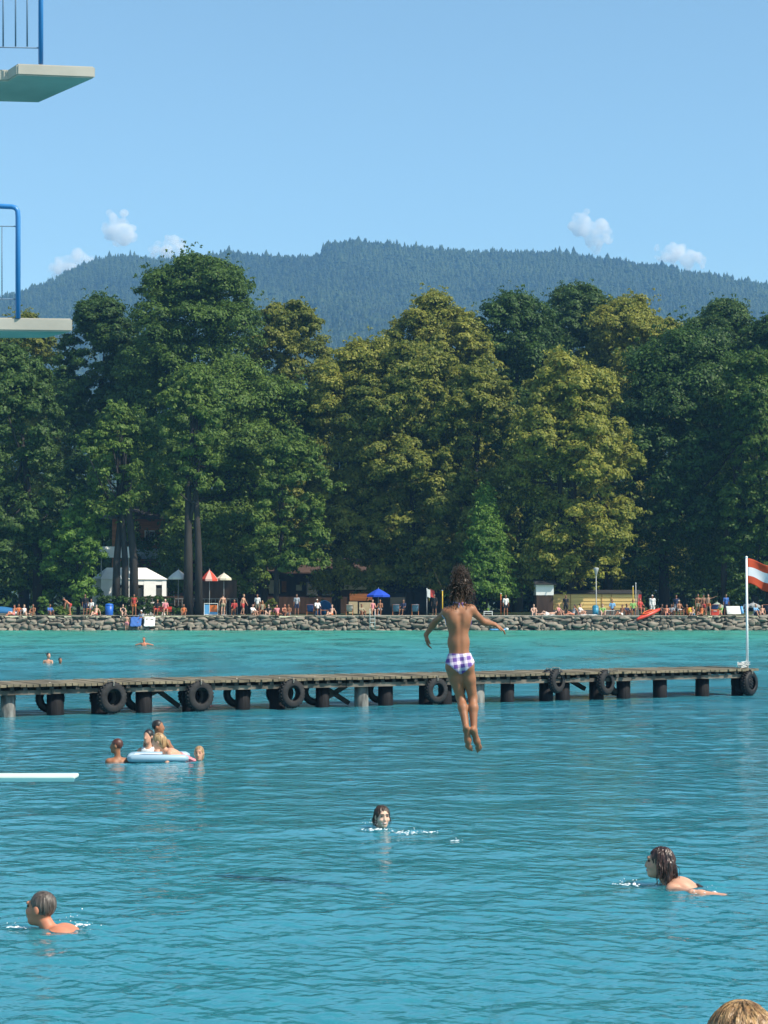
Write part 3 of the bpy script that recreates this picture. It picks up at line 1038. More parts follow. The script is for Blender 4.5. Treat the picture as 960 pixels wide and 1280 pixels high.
# lower railing: hoop of blue tube with a wire panel
yr = TWY + 0.08
hp = [at(22.5, 398, yr)]
hp += [at(22.5, 272, yr), at(22, 264, yr), at(19.5, 260, yr), at(15, 258.5, yr), at(-60, 255, yr), at(-200, 250, yr)]
pipe(hp, 0.023, 'railing', BLUE)
pipe([at(-150, 254, yr), at(-150, 398, yr)], 0.023, 'railing', BLUE)
for a, b in ((283, 281), (374, 373)):
    pipe([at(22, a, yr), at(-150, b, yr)], 0.005, 'railing_wire', WIRE, 6)
for px in (2.5, -18, -38, -58, -78, -98, -118, -136):
    pipe([at(px, 282, yr), at(px, 374, yr)], 0.005, 'railing_bar', WIRE, 6)
# upper railing
pipe([at(51, 80, yr), at(51, -55, yr), at(48, -63, yr), at(40, -66, yr), at(-200, -72, yr)], 0.022, 'railing', BLUE)
pipe([at(-150, -70, yr), at(-150, 78, yr)], 0.022, 'railing', BLUE)
pipe([at(51, 60, yr), at(-150, 56, yr)], 0.006, 'railing_wire', WIRE, 6)
pipe([at(51, -42, yr), at(-150, -46, yr)], 0.006, 'railing_wire', WIRE, 6)
for px in (34, 19.5, 4, -11, -26, -41, -56, -71, -86, -101, -116, -131):
    pipe([at(px, -42, yr), at(px, 58, yr)], 0.008, 'railing_bar', WIRE, 6)
for px in (-140, -300):       # columns carrying the platforms, beyond the picture edge
    q = at(px, 0, TWY + 0.42) - O
    bm = bmesh.new(); add_box(bm, (q[0], q[1], (z7 - th7) / 2 - 1.002), (0.34, 0.34, z7 - th7 + 2), None, .02)
    bm_obj('column', bm, CONC, tw)
# springboard
sb0 = on(93, 976.5, 0.93)
sb = empty('springboard', (sb0[0] - 3.6, sb0[1], 0), 0, 'pale springboard reaching over the water below the platforms', 'springboard')
zt = at(93, 969.5, sb0[1])[2]
bm = bmesh.new(); add_box(bm, (1.8, 0.12, zt - 0.016), (3.6, 0.26, 0.032), None, 0.012)
bm_obj('board', bm, mat('springboard_paint', (0.60, 0.66, 0.61), 0.55, 0.08, 4), sb)
bm = bmesh.new(); add_box(bm, (1.805, -0.022, zt - 0.034), (3.59, 0.02, 0.03)); bm_obj('edge_rail', bm, mat('aqua_edge', (0.13, 0.36, 0.40), 0.5), sb)
bm = bmesh.new(); add_box(bm, (0.35, 0.2, (zt - .08) / 2 - .5), (0.3, 0.4, zt - .08 + 1)); bm_obj('pedestal', bm, CONC, sb)
# ------------------------------------------------------------------ people: signed-distance bodies grown into one surface
def unit(v):
    v = np.asarray(v, float)
    return v / max(np.linalg.norm(v), 1e-9)


class Prim:
    def __init__(s, kind, a, b, ra, rb, k, lab, rot=None, sub=False):
        s.kind, s.a, s.b, s.ra, s.rb, s.k, s.lab, s.rot, s.sub = kind, np.asarray(a, float), b, ra, rb, k, lab, rot, sub

    def dist(s, P):
        if s.kind == 'c':
            ba = np.asarray(s.b, float) - s.a
            pa = P - s.a
            h = np.clip((pa @ ba) / max(ba @ ba, 1e-12), 0, 1)
            return np.linalg.norm(pa - h[..., None] * ba, axis=-1) - (s.ra + (s.rb - s.ra) * h)
        q = P - s.a
        if s.rot is not None:
            q = q @ s.rot            # columns are the ellipsoid's axes
        r = np.asarray(s.ra, float)
        k0 = np.linalg.norm(q / r, axis=-1)
        k1 = np.linalg.norm(q / (r * r), axis=-1)
        return k0 * (k0 - 1) / np.maximum(k1, 1e-9)

    def bounds(s):
        if s.kind == 'c':
            r = max(s.ra, s.rb); b = np.asarray(s.b, float)
            return np.minimum(s.a, b) - r, np.maximum(s.a, b) + r
        r = max(s.ra)
        return s.a - r, s.a + r


def cone(a, b, ra, rb, k, lab):
    return Prim('c', a, b, ra, rb, k, lab)


def ell(c, r, k, lab, rot=None, sub=False):
    return Prim('e', c, None, r, None, k, lab, rot, sub)


def sdf_surface(prims, h):
    add = [p for p in prims if not p.sub]
    lo = np.min([p.bounds()[0] for p in add], 0) - 3 * h - 0.01
    hi = np.max([p.bounds()[1] for p in add], 0) + 3 * h + 0.01
    n = np.ceil((hi - lo) / h).astype(int) + 1
    D = np.full(n, 0.5, np.float32)
    for p in prims:
        a, b = p.bounds()
        mg = p.k + 3 * h + 0.012
        i0 = np.clip(np.floor((a - mg - lo) / h).astype(int), 0, n - 1)
        i1 = np.clip(np.ceil((b + mg - lo) / h).astype(int) + 1, 1, n)
        g = np.stack(np.meshgrid(*[lo[i] + h * np.arange(i0[i], i1[i]) for i in range(3)], indexing='ij'), -1)
        d = p.dist(g).astype(np.float32)
        sl = tuple(slice(i0[i], i1[i]) for i in range(3))
        cur = D[sl]
        if p.sub:
            d = -d
            k = max(p.k, 1e-4)
            t = np.clip(0.5 - 0.5 * (d - cur) / k, 0, 1)
            D[sl] = d * (1 - t) + cur * t + k * t * (1 - t)
            # smooth maximum of (cur, -d)
        else:
            k = max(p.k, 1e-4)
            t = np.clip(0.5 + 0.5 * (d - cur) / k, 0, 1)
            D[sl] = d * (1 - t) + cur * t - k * t * (1 - t)
    s = D < 0
    cnt = np.zeros(np.array(n) - 1, np.int8)
    offs = [(i, j, k) for i in (0, 1) for j in (0, 1) for k in (0, 1)]
    for o in offs:
        cnt += s[o[0]:n[0] - 1 + o[0], o[1]:n[1] - 1 + o[1], o[2]:n[2] - 1 + o[2]]
    mixed = (cnt > 0) & (cnt < 8)
    cells = np.argwhere(mixed)
    idx = np.full(mixed.shape, -1, np.int64)
    idx[mixed] = np.arange(len(cells))
    acc = np.zeros((len(cells), 3)); c2 = np.zeros(len(cells))
    for a in offs:
        for ax in range(3):
            if a[ax] == 1:
                continue
            b = list(a); b[ax] = 1
            ca, cb = cells + np.array(a), cells + np.array(b)
            da = D[ca[:, 0], ca[:, 1], ca[:, 2]]; db = D[cb[:, 0], cb[:, 1], cb[:, 2]]
            m = (da < 0) != (db < 0)
            t = da[m] / (da[m] - db[m])
            acc[m] += np.array(a) + t[:, None] * (np.array(b) - np.array(a)); c2[m] += 1
    v = (cells + acc / c2[:, None]) * h + lo
    quads_ = []
    for ax in range(3):
        u_, w_ = (ax + 1) % 3, (ax + 2) % 3
        sa = [slice(1, n[i] - 1) for i in range(3)]; sb_ = list(sa)
        sa[ax] = slice(0, n[ax] - 1); sb_[ax] = slice(1, n[ax])
        A, B = s[tuple(sa)], s[tuple(sb_)]
        e = np.argwhere(A != B)
        inside = A[e[:, 0], e[:, 1], e[:, 2]]
        o = np.ones(3, int); o[ax] = 0
        e = e + o
        def cell(du, dw):
            q = e.copy(); q[:, u_] -= du; q[:, w_] -= dw
            return idx[q[:, 0], q[:, 1], q[:, 2]]
        q = np.stack([cell(1, 1), cell(0, 1), cell(0, 0), cell(1, 0)], 1)
        q[~inside] = q[~inside][:, ::-1]
        quads_.append(q)
    return v, np.concatenate(quads_)


LEN = dict(torso=.50, sh=.175, hip=.09, ua=.285, fa=.245, th=.42, shin=.42, foot=.20, neck=.115)


def skeleton(pose, S=1.0, child=0.0):
    """Joint positions from limb directions. Local frame: +y is where the person faces, +x their right... sides 0 (-x) and 1 (+x)."""
    J = {}
    p = np.asarray(pose.get('p', (0, 0, .93)), float) * (S if not pose.get('abs') else 1)
    t = unit(pose.get('t', (0, 0, 1)))
    f = np.asarray(pose.get('f', (0, 1, 0)), float); f = unit(f - t * (f @ t))
    r = unit(np.cross(f, t))
    rt = pose.get('twist', 0.0)
    J['pelvis'], J['t'], J['f'], J['r'] = p, t, f, r
    bend = np.asarray(pose.get('bend', (0, 0, 0)), float)
    t2 = unit(t + bend)
    r2 = unit(r * math.cos(rt) + f * math.sin(rt)); r2 = unit(r2 - t2 * (r2 @ t2))
    f2 = np.cross(t2, r2)
    J['t2'], J['r2'], J['f2'] = t2, r2, f2
    J['belly'] = p + t * .16 * S
    J['chest'] = J['belly'] + t2 * .20 * S
    J['neck'] = J['belly'] + t2 * .345 * S
    tilt = pose.get('sh_tilt', 0.0)
    for i, sg in enumerate((-1, 1)):
        sh = J['neck'] - t2 * .045 * S + r2 * sg * LEN['sh'] * S * (1 - .12 * child) + t2 * (tilt * sg * .06 * S)
        u, fo = [unit(x) for x in pose['arms'][i][:2]]
        el = sh + u * LEN['ua'] * S
        wr = el + fo * LEN['fa'] * S
        J['sh%d' % i], J['el%d' % i], J['wr%d' % i] = sh, el, wr
        J['hd%d' % i] = unit(pose['arms'][i][2]) if len(pose['arms'][i]) > 2 else fo
        hp = p - t * .02 * S + r * sg * LEN['hip'] * S
        th, si = [unit(x) for x in pose['legs'][i][:2]]
        kn = hp + th * LEN['th'] * S
        an = kn + si * LEN['shin'] * S
        ft = unit(pose['legs'][i][2]) if len(pose['legs'][i]) > 2 else unit(np.array([0.05 * sg, 1, -.12]))
        J['hp%d' % i], J['kn%d' % i], J['an%d' % i], J['to%d' % i] = hp, kn, an, an + ft * LEN['foot'] * S
    hu = unit(pose.get('hu', t2)); hf = np.asarray(pose.get('hf', f2), float); hf = unit(hf - hu * (hf @ hu))
    J['hu'], J['hf'], J['hr'] = hu, hf, unit(np.cross(hf, hu))
    hs = S * (1 + 0.16 * child)
    J['hs'] = hs
    J['head'] = J['neck'] + t2 * .055 * S + hu * .165 * hs + hf * .025 * hs
    return J


def head_prims(J, fine=True):
    c, u, f, r, s = J['head'], J['hu'], J['hf'], J['hr'], J['hs']
    M = np.stack([r, f, u], 1)
    P = [ell(c + u * .022 * s - f * .012 * s, (.075 * s, .094 * s, .093 * s), .02, 'head', M),
         ell(c + f * .030 * s - u * .045 * s, (.058 * s, .066 * s, .080 * s), .03, 'head', M),
         ell(c + f * .066 * s - u * .098 * s, (.028 * s, .024 * s, .022 * s), .025, 'head', M),
         cone(c + f * .088 * s + u * .012 * s, c + f * .102 * s - u * .030 * s, .010 * s, .0155 * s, .012, 'head')]
    for g in (-1, 1):
        P.append(ell(c + r * g * .077 * s - u * .008 * s - f * .008 * s, (.011 * s, .022 * s, .032 * s), .008, 'head', M))
    if fine:
        P.append(cone(c + f * .083 * s + u * .034 * s - r * .036 * s, c + f * .083 * s + u * .034 * s + r * .036 * s, .013 * s, .013 * s, .014, 'head'))
        P.append(ell(c + f * .090 * s - u * .066 * s, (.025 * s, .010 * s, .011 * s), .01, 'head', M))
        for g in (-1, 1):
            P.append(ell(c + r * g * .031 * s + f * .104 * s + u * .012 * s, (.017 * s, .018 * s, .012 * s), .012, 'head', M, True))
            P.append(ell(c + r * g * .040 * s + f * .066 * s - u * .030 * s, (.024 * s, .026 * s, .022 * s), .02, 'head', M))
    return P


def hand_prims(w, d, palm, S, side, curl=0.35, fine=True):
    """Palm, four fingers of unequal length and a thumb leaving the side of the palm."""
    d = unit(d); n = unit(palm - d * (palm @ d)); x = np.cross(d, n) * (1 if side else -1)
    M = np.stack([x, d, n], 1)
    P = [ell(w + d * .045 * S, (.040 * S, .052 * S, .016 * S), .02, 'hand%d' % side, M)]
    if not fine:
        P.append(ell(w + d * .11 * S + n * .012 * S, (.036 * S, .06 * S, .013 * S), .02, 'hand%d' % side, M))
        P.append(cone(w + d * .02 * S - x * .03 * S, w + d * .08 * S - x * .062 * S, .013 * S, .010 * S, .01, 'hand%d' % side))
        return P
    for i, (o, l) in enumerate([(-.029, .074), (-.010, .083), (.010, .077), (.028, .060)]):
        b = w + d * .085 * S + x * o * S
        d1 = unit(d + n * curl + x * o * 3.0); d2 = unit(d + n * curl * 2.6 + x * o * 3.0)
        m_ = b + d1 * l * .52 * S
        P.append(cone(b - d * .02 * S, m_, .0095 * S, .0088 * S, .004, 'hand%d' % side))
        P.append(cone(m_, m_ + d2 * l * .48 * S, .0088 * S, .0072 * S, .004, 'hand%d' % side))
    t0 = w + d * .022 * S - x * .032 * S
    t1 = t0 + unit(d * .75 - x * .75 + n * .15) * .042 * S
    P.append(cone(t0, t1, .014 * S, .011 * S, .010, 'hand%d' % side))
    P.append(cone(t1, t1 + unit(d * .95 - x * .3 + n * .3) * .034 * S, .011 * S, .0085 * S, .004, 'hand%d' % side))
    return P


def body_prims(J, S=1.0, build=1.0, female=False, fine=True, curl=.35):
    b = build
    M = np.stack([J['r'], J['f'], J['t']], 1)
    M2 = np.stack([J['r2'], J['f2'], J['t2']], 1)
    p, t, t2, f2 = J['pelvis'], J['t'], J['t2'], J['f2']
    P = [ell(p + t * .01 * S, ((.150 if female else .142) * S * b, .100 * S * b, .105 * S), .04, 'pelvis', M),
         ell(J['belly'], ((.112 if female else .125) * S * b, .085 * S * b, .12 * S), .05, 'belly', M),
         cone(p + t * .06 * S, J['chest'], .088 * S * b, .092 * S * b, .05, 'belly'),
         ell(J['chest'] + t2 * .01 * S, (.142 * S * b, .098 * S * b, .155 * S), .05, 'chest', M2),
         cone(J['sh0'] * .78 + J['sh1'] * .22, J['sh1'] * .78 + J['sh0'] * .22, .062 * S * b, .062 * S * b, .05, 'chest'),
         cone(J['neck'] - t2 * .03 * S, J['head'] - J['hu'] * .06 * J['hs'] - J['hf'] * .018 * J['hs'], .056 * S * b, .048 * J['hs'], .03, 'neck')]
    for g in (-1, 1):      # shoulder blades / buttocks
        P.append(ell(J['chest'] + J['r2'] * g * .07 * S + t2 * .04 * S - f2 * .060 * S * b, (.055 * S, .045 * S, .08 * S), .04, 'chest', M2))
        P.append(ell(p + J['r'] * g * .068 * S - t * .045 * S - J['f'] * .045 * S * b, (.078 * S * b, .075 * S * b, .085 * S), .03, 'pelvis', M))
    for i in (0, 1):
        sh, el, wr = J['sh%d' % i], J['el%d' % i], J['wr%d' % i]
        P.append(ell(sh, (.056 * S * b,) * 3, .04, 'shoulder%d' % i))
        P.append(cone(sh, el, .046 * S * b, .036 * S * b, .025, 'uarm%d' % i))
        P.append(cone(el, el * .72 + wr * .28, .035 * S * b, .038 * S * b, .02, 'farm%d' % i))
        P.append(cone(el * .72 + wr * .28, wr, .037 * S * b, .024 * S, .02, 'farm%d' % i))
        P += hand_prims(wr, J['hd%d' % i], J.get('palm%d' % i, np.array([0.2 * (1 if i == 0 else -1), .3, -1.0])), S, i, curl, fine)
        hp, kn, an, to = J['hp%d' % i], J['kn%d' % i], J['an%d' % i], J['to%d' % i]
        P.append(cone(hp, hp * .6 + kn * .4, .088 * S * b, .075 * S * b, .03, 'thigh%d' % i))
        P.append(cone(hp * .6 + kn * .4, kn, .075 * S * b, .051 * S * b, .02, 'thigh%d' % i))
        sd = unit(an - kn)
        back = -(J['f'] - sd * (J['f'] @ sd)) * .016 * S
        P.append(cone(kn, kn * .68 + an * .32 + back, .049 * S * b, .052 * S * b, .02, 'shin%d' % i))
        P.append(cone(kn * .68 + an * .32 + back, an, .051 * S * b, .031 * S, .025, 'shin%d' % i))
        fd = unit(to - an)
        P.append(cone(an, an + fd * .13 * S, .034 * S, .031 * S, .02, 'foot%d' % i))
        P.append(cone(an + fd * .12 * S, to - fd * (.025 * S if fine else 0), .034 * S, .020 * S, .02, 'foot%d' % i))
        dn = unit(sd - fd * (sd @ fd)) if abs(sd @ fd) < .98 else -J['f']
        if fine:
            wd = np.cross(fd, dn) * (1 if i == 0 else -1)
            for kx, (o_, l_, r_) in enumerate([(-.027, .030, .0125), (-.008, .030, .0095), (.007, .026, .009), (.020, .020, .0085), (.031, .013, .008)]):
                b0 = to - fd * (.035 + .006 * kx) * S + wd * o_ * S
                P.append(cone(b0, b0 + fd * (l_ + .018) * S, r_ * S, r_ * .85 * S, .006, 'foot%d' % i))
        P.append(ell(an - fd * .035 * S + dn * .025 * S, (.030 * S,) * 3, .02, 'foot%d' % i))
    if fine:     # furrow of the spine, hollow of the knees
        sp = Prim('c', p - J['f'] * .120 * S * b, J['chest'] + t2 * .06 * S - f2 * .126 * S * b, .012 * S, .014 * S, .035 * S, 'chest', None, True)
        P.append(sp)
    return P + head_prims(J, fine)


def labels_at(v, prims):
    best = np.full(len(v), 9.0); lab = np.zeros(len(v), int)
    tt = np.zeros(len(v))
    names = []
    for p in prims:
        if p.sub:
            continue
        if p.lab not in names:
            names.append(p.lab)
        d = p.dist(v)
        m = d < best
        best[m] = d[m]; lab[m] = names.index(p.lab)
    return np.array(names)[lab]


def garment(name, body_v, body_f, normals, sel, off, material, parent):
    fsel = sel[body_f].all(1)
    fs = body_f[fsel]
    if len(fs) == 0:
        return None
    used, inv = np.unique(fs, return_inverse=True)
    fs = inv.reshape(fs.shape)
    inner = np.ones(len(used), bool)
    cnt = np.bincount(fs.ravel(), minlength=len(used))
    inner = cnt >= 4
    v = body_v[used] + normals[used] * np.where(inner, off, off * .45)[:, None]
    return np_mesh(name, v, fs, material, parent, True)


def vnormals(v, f):
    n = np.zeros_like(v)
    a, b, c, d = [v[f[:, i]] for i in range(4)]
    fn = np.cross(c - a, d - b)
    for i in range(4):
        np.add.at(n, f[:, i], fn)
    return n / np.maximum(np.linalg.norm(n, axis=1)[:, None], 1e-12)


def skin_mat(name, col):
    m, nt, p, out = new_mat(name)
    N, L = nt.nodes, nt.links
    tc = N.new('ShaderNodeTexCoord')
    nz = N.new('ShaderNodeTexNoise'); nz.inputs['Scale'].default_value = 9; nz.inputs['Detail'].default_value = 3
    L.new(tc.outputs['Object'], nz.inputs['Vector'])
    rp = N.new('ShaderNodeValToRGB'); e = rp.color_ramp.elements
    e[0].position, e[1].position = .3, .7
    e[0].color = (col[0] * .9, col[1] * .84, col[2] * .82, 1); e[1].color = (min(col[0] * 1.08, 1), col[1] * 1.08, col[2] * 1.08, 1)
    L.new(nz.outputs['Fac'], rp.inputs[0]); L.new(rp.outputs[0], p.inputs['Base Color'])
    p.inputs['Roughness'].default_value = .55
    p.inputs['Specular IOR Level'].default_value = .45
    p.inputs['Subsurface Weight'].default_value = .12
    p.inputs['Subsurface Radius'].default_value = (.012, .005, .003)
    p.inputs['Subsurface Scale'].default_value = 0.6
    return m


SKIN = {'tan': skin_mat('tanned_skin', (.29, .125, .062)), 'fair': skin_mat('fair_skin', (.55, .30, .20)), 'red': skin_mat('sunburnt_skin', (.50, .20, .115)),
        'pale': skin_mat('pale_skin', (.62, .40, .30)), 'brown': skin_mat('brown_skin', (.25, .12, .07))}


def hair_mat(name, c1, c2, rough=.45):
    m, nt, p, out = new_mat(name)
    N, L = nt.nodes, nt.links
    tc = N.new('ShaderNodeTexCoord'); mp = N.new('ShaderNodeMapping'); mp.inputs['Scale'].default_value = (60, 60, 6)
    L.new(tc.outputs['Object'], mp.inputs[0])
    nz = N.new('ShaderNodeTexNoise'); nz.inputs['Scale'].default_value = 1.0; nz.inputs['Detail'].default_value = 4
    L.new(mp.outputs[0], nz.inputs['Vector'])
    rp = N.new('ShaderNodeValToRGB'); e = rp.color_ramp.elements
    e[0].position, e[1].position = .35, .68
    e[0].color, e[1].color = (*c1, 1), (*c2, 1)
    L.new(nz.outputs['Fac'], rp.inputs[0]); L.new(rp.outputs[0], p.inputs['Base Color'])
    p.inputs['Roughness'].default_value = rough
    b = N.new('ShaderNodeBump'); b.inputs['Strength'].default_value = .8; b.inputs['Distance'].default_value = .006
    L.new(nz.outputs['Fac'], b.inputs['Height']); L.new(b.outputs[0], p.inputs['Normal'])
    return m


HAIR = {'brown': hair_mat('brown_hair', (.014, .008, .006), (.06, .032, .02)), 'dark': hair_mat('dark_hair', (.008, .007, .007), (.028, .022, .02)),
        'blond': hair_mat('blond_hair', (.15, .075, .032), (.50, .32, .15)), 'auburn': hair_mat('auburn_hair', (.04, .012, .008), (.12, .035, .02)),
        'grey': hair_mat('grey_hair', (.035, .025, .020), (.15, .12, .10)), 'white': mat('white_cap', (.75, .74, .70), .7), 'wet': hair_mat('wet_brown_hair', (.012, .007, .006), (.075, .036, .03), .25)}
EYE_D = mat('dark_eye', (.02, .014, .01), .15)
LIP = mat('lip', (.42, .12, .10), .4)
TEETH = mat('teeth', (.8, .78, .72), .3)


def hair_prims(J, style):
    c, u, f, r, s = J['head'], J['hu'], J['hf'], J['hr'], J['hs']
    M = np.stack([r, f, u], 1)
    th = -.004 if style == 'short' else 0
    P = [ell(c + u * .030 * s - f * .020 * s, ((.084 + th) * s, (.101 + th) * s, (.098 + th) * s), .02, 'h', M)]
    if style in ('long', 'bob', 'tail', 'wetlong'):
        P.append(ell(c - u * .05 * s - f * .055 * s, (.078 * s, .06 * s, .10 * s), .04, 'h', M))
    if style in ('long', 'wetlong'):
        for g in (-.06, -.02, .02, .06):
            P.append(cone(c - f * .075 * s + r * g * s, c - f * .085 * s - u * .24 * s + r * g * 1.3 * s, .035 * s, .02 * s, .03, 'h'))
    if style == 'tail':
        P.append(cone(c - f * .11 * s + u * .02 * s, c - f * .15 * s - u * .14 * s, .028 * s, .012 * s, .02, 'h'))
    if style == 'bun':
        P.append(ell(c - f * .105 * s + u * .05 * s, (.045 * s,) * 3, .02, 'h'))
    # the face stays free
    P.append(ell(c + f * .100 * s - u * .040 * s, ((.088 if style in ('short', 'bun', 'tail') else .068) * s, .082 * s, .118 * s), .015, 'h', M, True))
    if style == 'short' or style == 'bun':
        P.append(ell(c - u * .135 * s + f * .01 * s, (.13 * s, .115 * s, .088 * s), .02, 'h', M, True))
        for g in (-1, 1):
            P.append(ell(c + r * g * .09 * s - u * .02 * s + f * .01 * s, (.025 * s, .04 * s, .045 * s), .01, 'h', M, True))
    return P


def person(label, pose, loc, rz=0.0, S=1.0, child=0.0, build=1.0, female=False, skin='tan', hair='brown', style='short', wear=(), vox=.03, fine=False, group=None, J=None, face=False, cat='person', curl=.35, smile=False):
    """wear: list of (garment name, material, set of body regions, offset[, extra test])."""
    J = J or skeleton(pose, S, child)
    prims = body_prims(J, S, build, female, fine, curl)
    v, f = sdf_surface(prims, vox)
    root = empty('person', loc, rz, label, cat, group)
    body = np_mesh('body', v, f, SKIN[skin], root, True)
    n = vnormals(v, f)
    lab = labels_at(v, prims)
    for w in wear:
        sel = np.isin(lab, list(w[2]))
        if len(w) > 4:
            sel &= w[4](v, J)
        garment(w[0], v, f, n, sel, w[3], w[1], root)
    if style:
        hv, hf_ = sdf_surface(hair_prims(J, style), min(vox, .014) if not fine else .0045)
        if fine and hair != 'white':      # strands: grooves running down from the crown
            hn_ = vnormals(hv, hf_)
            c_, s_ = J['head'] + J['hu'] * .03 * J['hs'], J['hs']
            dx_, dy_ = (hv - c_) @ J['hr'], (hv - c_) @ J['hf'] + .02
            az = np.arctan2(dx_, dy_); zz_ = (hv - c_) @ J['hu']
            g_ = sum(w_ * np.sin(f_ * az + p_ + 9 * zz_ * q_) for f_, w_, p_, q_ in ((9, .8, .3, 3), (17, 1, 1.1, -4), (31, .8, 2.2, 6), (53, .6, .5, -7), (83, .45, 4.0, 9)))
            hv = hv + hn_ * (g_ * (.0007 if style == 'short' else .0030) * s_ * np.clip(np.hypot(dx_, dy_) / .04, 0, 1))[:, None]
        np_mesh('hair' if hair != 'white' else 'cap', hv, hf_, HAIR[hair], root, True)
    if face:
        c, u, ff_, r, s = J['head'], J['hu'], J['hf'], J['hr'], J['hs']
        M = np.stack([r, ff_, u], 1)
        for g in (-1, 1):
            ev, ef = sdf_surface([ell(c + r * g * .031 * s + ff_ * .083 * s + u * .012 * s, (.014 * s, .010 * s, .009 * s), .001, 'e', M)], .003)
            np_mesh('eye', ev, ef, EYE_D, root, True)
            ev, ef = sdf_surface([cone(c + r * g * .015 * s + ff_ * .098 * s + u * .036 * s, c + r * g * .047 * s + ff_ * .087 * s + u * .036 * s, .005 * s, .004 * s, .001, 'e')], .003)
            np_mesh('eyebrow', ev, ef, HAIR[hair if hair != 'blond' else 'brown'], root, True)
        ev, ef = sdf_surface([ell(c + ff_ * .093 * s - u * .066 * s, (.027 * s, .011 * s, .012 * s if smile else .008 * s), .001, 'e', M)], .003)
        np_mesh('mouth', ev, ef, LIP, root, True)
        if smile:
            ev, ef = sdf_surface([ell(c + ff_ * .0975 * s - u * .064 * s, (.021 * s, .009 * s, .006 * s), .001, 'e', M)], .0025)
            np_mesh('teeth', ev, ef, TEETH, root, True)
    return root, J, (v, f, n, lab), body


def strand_mesh(name, paths, r0, material, parent, seg=5):
    bm = bmesh.new()
    for p in paths:
        k = len(p)
        add_tube(bm, p, [r0 * (1 - 0.85 * i / (k - 1)) for i in range(k)], seg)
    return bm_obj(name, bm, material, parent, smooth=True)


TORSO = {'chest', 'belly', 'shoulder0', 'shoulder1'}
SHIRT = TORSO | {'uarm0', 'uarm1', 'pelvis'}
BRIEF = {'pelvis'}
SHORTS = {'pelvis', 'thigh0', 'thigh1'}


def knee_cut(frac):
    def t(v, J):
        ok = np.ones(len(v), bool)
        for i in (0, 1):
            a, b = J['hp%d' % i], J['kn%d' % i]
            d = b - a
            ok &= ((v - a) @ d / (d @ d) < frac) | (np.linalg.norm(v - (a + b) / 2, axis=1) > np.linalg.norm(d) * .75)
        return ok
    return t


def bare(*a):
    return None


def swim_top(v, J):
    q = (v - J['chest']) @ J['t2']
    s = J['hs'] / 1.1
    return (np.abs(q - .035 * s) < .055 * s)


def fab(name, c, rough=.8, var=.12):
    return mat(name, c, rough, var, 14)


# ---- the jumping girl
GY = 16.4
gpx = F / GY          # photo pixels per metre at her distance
gj = lambda px, py, dy=0.0: at(px, py, GY + dy)
orig = at(574, 835, GY)


